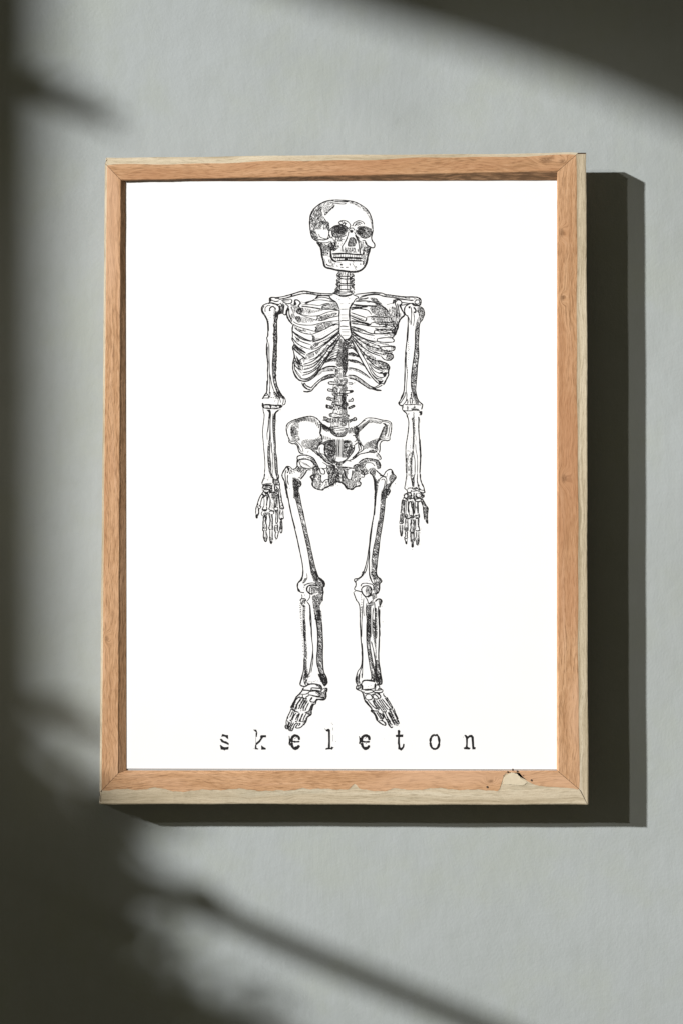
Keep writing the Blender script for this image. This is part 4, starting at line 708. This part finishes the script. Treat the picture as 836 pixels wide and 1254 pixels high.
L(12, "396,104 376,112 362,134 358,168 366,204 384,222 408,222 426,204 434,166 428,126 414,106 396,110", wob=.3); O(4, "360,150 438,160 388,98")
sheet('letter_n', 475, 885, 6.967)
FB("648,106 660,104 676,118 694,106 712,104 726,122 728,160 730,206 744,212 740,226 716,226 716,214 712,160 708,126 694,122 676,138 674,204 684,212 700,216 690,228 646,224 642,214 660,206 664,180 662,132"); O(3, "638,122")
sheet('specks', 0, 0, 1)
O(.22, "404,243 362,298 340,600 472,640 366,466 452,672 330,740 505,790 310,690 470,905 330,820 402,822 520,560")

sheet('skull', 370, 235, 8.36)
H(-70, 13, 5, "100,250 150,175 205,150 200,230 215,300 190,380 145,378 100,330", .12)
L(6, "420,300 440,330 425,345", "345,480 330,520 350,560", "300,520 320,560 300,600", "395,470 385,500", "560,470 575,540"); H(60, 13, 6, "300,480 400,470 395,560 330,600 300,560", .35)
H(88, 15, 7, "425,575 560,575 556,622 425,620", .15)
sheet('arm', 315, 340, 7.6)
H(80, 8, 4.5, "150,340 185,340 182,900 150,900", .35)
sheet('arm', 480, 480, 12.54)
H(85, 14, 7, "225,900 300,940 290,1254 215,1254", .7); L(7, "230,1000 228,1254")
sheet('rib_cage', 315, 340, 7.6)
L(7, "340,620 390,668 452,705", "330,495 380,545 440,580 505,592", "345,640 400,690 448,720"); L(6, "345,770 400,830", "352,820 415,890", "360,860 410,925"); H(60, 9, 4.4, "345,700 380,760 420,800 400,860 350,830 335,770", .35)
H(35, 9, 4.4, "560,720 700,580 760,540 640,740 560,850", .55)
sheet('rib_cage', 415, 340, 7.6)
H(25, 9, 4.6, "130,520 300,600 480,680 480,730 300,690 160,600", .45); H(35, 9, 4.6, "140,570 300,720 440,800 450,860 330,820 200,700", .45)
L(6, "108,375 200,412 285,446", "112,470 200,512 330,540", "114,500 200,560 350,610", "340,430 440,440 505,462", "330,470 420,500 505,520")
sheet('hand', 310, 580, 12.54)
H(85, 15, 6, "160,175 400,175 400,300 170,300", .55); H(88, 16, 6, "345,330 380,330 375,510 350,510", .4); H(88, 15, 6, "158,660 205,660 205,860 158,860", .5); H(88, 15, 6, "410,340 450,420 455,560 405,560", .5)
sheet('hand', 480, 580, 12.54)
H(85, 15, 6, "190,300 470,300 440,390 200,390", .5); H(88, 14, 6, "150,420 190,420 180,740 125,740", .45); H(88, 15, 6, "270,700 330,700 330,1050 280,1050", .6)
sheet('foot', 340, 825, 10.45)
H(-60, 14, 5, "240,320 380,320 330,480 200,440", .6)
_sp = INK.pop('specks')
for q in _sp: obj('ink_speck', [world(x, y, HP + .05) for x, y in q], [tuple(range(len(q)))], M_ink, paper)
_split = {}
for part, polys in INK.items():                   # each limb and each letter is a piece of its own
    for q in polys:
        far = part in ('shoulder', 'arm', 'hand', 'leg', 'foot', 'letter_e') and sum(p[0] for p in q)/len(q) > 420
        _split.setdefault((part, far), []).append(q)
for (part, far), polys in _split.items():
    v = []; f = []; R = random.Random(3)
    for q in polys:
        h = HP + .05 + R.random()*.06; c = len(v); n = len(q)
        v += [world(x, y, h) for x, y in q]; f.append(tuple(range(c, c+n)))
    o = obj(part + ('' if part.startswith('letter') else '_drawing'), v, f, M_ink, paper)

# ------------------------------------------------ what shades the wall, outside the picture
def on_ray(px, py, h):
    W = Vector(((px - 418)*U, 0, (627 - py)*U)); return W + (KEY - W)*(h/DIST)
def slab(name, pts, h, th, mat, parent=None):
    n = len(pts); v = [on_ray(x, y, h) for x, y in pts]; v += [p + Vector((0, -th, 0)) for p in v]
    o = obj(name, v, [tuple(range(n)), tuple(range(2*n-1, n-1, -1))] + [(i, (i+1) % n, n+(i+1) % n, n+i) for i in range(n)], mat, parent); fixn(o); return o
M_added_canvas = plain('added_charcoal_canvas', (.10, .10, .10)); M_shade_linen = plain('shade_linen', (.12, .12, .11)); M_leaf = plain('dark_leaf', (.05, .08, .03), .5); M_stem = plain('brown_stem', (.10, .07, .04))
aw = thing('shade_awning', on_ray(0, -400, 1.25), 'sloping charcoal canvas awning, unseen, added to shade the wall, above and left of the frame', 'awning')
slab('added_canopy', [(-1500, -560), (200, -62), (330, -22), (400, 1), (560, 50), (700, 97), (836, 154), (1000, 232), (1200, 330), (1200, -900), (-1500, -1300)], 1.25, .02, M_added_canvas, aw)  # unseen canopy, outline drawn from the shadow edge it throws
# unseen curtain, added to shade the wall along the left edge
ct = thing('shade_curtain', on_ray(-300, 1700, 2.0), 'dark linen curtain, unseen, added to shade the left of the wall, left of the frame', 'curtain')
v = []; f = []; n = 90
for i in range(n+1):
    x = -1300 + (1374)*i/n; d = .025*math.sin(i*.8)
    for y in (-700, 1900):
        p = on_ray(x + (8*math.sin(y*.01)), y, 1.4); v += [p + Vector((0, d, 0)), p + Vector((0, d-.004, 0))]
for i in range(n):
    a = i*4; b = a+4
    f += [(a, a+2, b+2, b), (a+1, b+1, b+3, a+3), (a, b, b+1, a+1), (a+2, a+3, b+3, b+2)]
f += [(0, 1, 3, 2), (n*4, n*4+2, n*4+3, n*4+1)]
fixn(obj('shade_cloth', v, f, M_shade_linen, ct, smooth=True))
# climbing plant
def tube(v, f, pts, r0, r1, k=7):
    c0 = len(v); m = len(pts)
    for i, p in enumerate(pts):
        d = (pts[min(i+1, m-1)] - pts[max(i-1, 0)]).normalized(); s = d.cross(Vector((0, 1, 0))).normalized(); t = d.cross(s); r = r0+(r1-r0)*i/(m-1)
        v += [p + (s*math.cos(a*math.tau/k) + t*math.sin(a*math.tau/k))*r for a in range(k)]
    for i in range(m-1):
        for a in range(k): f.append((c0+i*k+a, c0+i*k+(a+1) % k, c0+(i+1)*k+(a+1) % k, c0+(i+1)*k+a))
def leaf(v, f, p, d, ln, wd, R):
    d = d.normalized(); s = d.cross(Vector((R.uniform(-.4, .4), 1, R.uniform(-.4, .4)))).normalized(); up = s.cross(d)
    c = len(v); prof = ((0, .05), (.2, .75), (.45, 1), (.7, .7), (.9, .28), (1, .02))
    for t, q in prof:
        m = p + d*ln*t - up*ln*.18*t*t
        v += [m - s*wd*q*.5 + up*wd*.15*q, m, m + s*wd*q*.5 + up*wd*.15*q]
    for i in range(len(prof)-1):
        for a in (0, 1): f.append((c+i*3+a, c+i*3+a+1, c+i*3+4+a, c+i*3+3+a))
pl = thing('climbing_plant', on_ray(-400, 1500, 1.1), 'dark leafy climbing plant outside the picture, low and left of the frame', 'plant')
R = random.Random(5); lv, lf = [], []
def stem(pts, h, r0, r1):
    sv, sf = [], []; tube(sv, sf, [on_ray(x, y, h) for x, y in pts], r0*U, r1*U); obj('stem', sv, sf, M_stem, pl, smooth=True)
stem([(-300, 1000), (-60, 1050), (60, 1075), (150, 1092), (235, 1103), (300, 1135), (400, 1178), (500, 1220), (600, 1262), (740, 1325), (850, 1370)], .8, 12, 14)
stem([(-300, 60), (-100, 85), (0, 112), (60, 124), (100, 138), (140, 160)], .9, 13, 5)
stem([(-300, 800), (-60, 848), (20, 858), (90, 882), (150, 910)], .9, 12, 6)
stem([(-300, 1700), (-50, 1400), (60, 1250), (110, 1100), (140, 1030)], 1.0, 12, 4)
stem([(-50, 1500), (120, 1330), (200, 1220), (238, 1120), (240, 1075)], 1.0, 9, 4)
def leaves(px, py, sx, sy, cnt, h, ln, ang=None):
    for _ in range(cnt):
        p = on_ray(R.gauss(px, sx), R.gauss(py, sy), h + R.uniform(-.12, .12))
        a = R.uniform(0, math.tau) if ang is None else math.radians(ang + R.uniform(-30, 30))
        leaf(lv, lf, p, Vector((math.cos(a), R.uniform(-.3, .3), -math.sin(a))), ln*U*R.uniform(.7, 1.3), ln*U*.42, R)
leaves(-60, 1200, 70, 120, 260, 1.15, 75); leaves(20, 1180, 50, 90, 160, 1.1, 60); leaves(80, 1180, 36, 70, 150, 1.05, 50)
leaves(60, 1290, 90, 50, 160, 1.1, 60); leaves(170, 1270, 60, 36, 90, 1.05, 50); leaves(110, 1110, 28, 45, 70, 1.0, 42); leaves(95, 1065, 34, 36, 34, 1.2, 40); leaves(135, 1120, 12, 60, 40, .95, 36); leaves(40, 1010, 40, 60, 30, 1.3, 44); leaves(250, 1300, 50, 26, 60, 1.0, 44)
leaves(238, 1088, 5, 9, 10, .8, 34, 60); leaves(135, 1030, 16, 16, 36, .95, 40); leaves(120, 1000, 20, 14, 16, 1.0, 40); leaves(160, 1230, 20, 14, 24, .95, 40); leaves(140, 1040, 10, 16, 8, .95, 34, 100)
leaves(30, 118, 22, 4, 6, .95, 34, -20); leaves(90, 136, 20, 4, 5, .9, 26, -25); leaves(20, 866, 26, 5, 6, .95, 34, -15); leaves(80, 882, 16, 4, 4, .9, 26, -20)
leaves(0, 950, 30, 50, 16, 1.3, 46)
obj('foliage', lv, lf, M_leaf, pl)
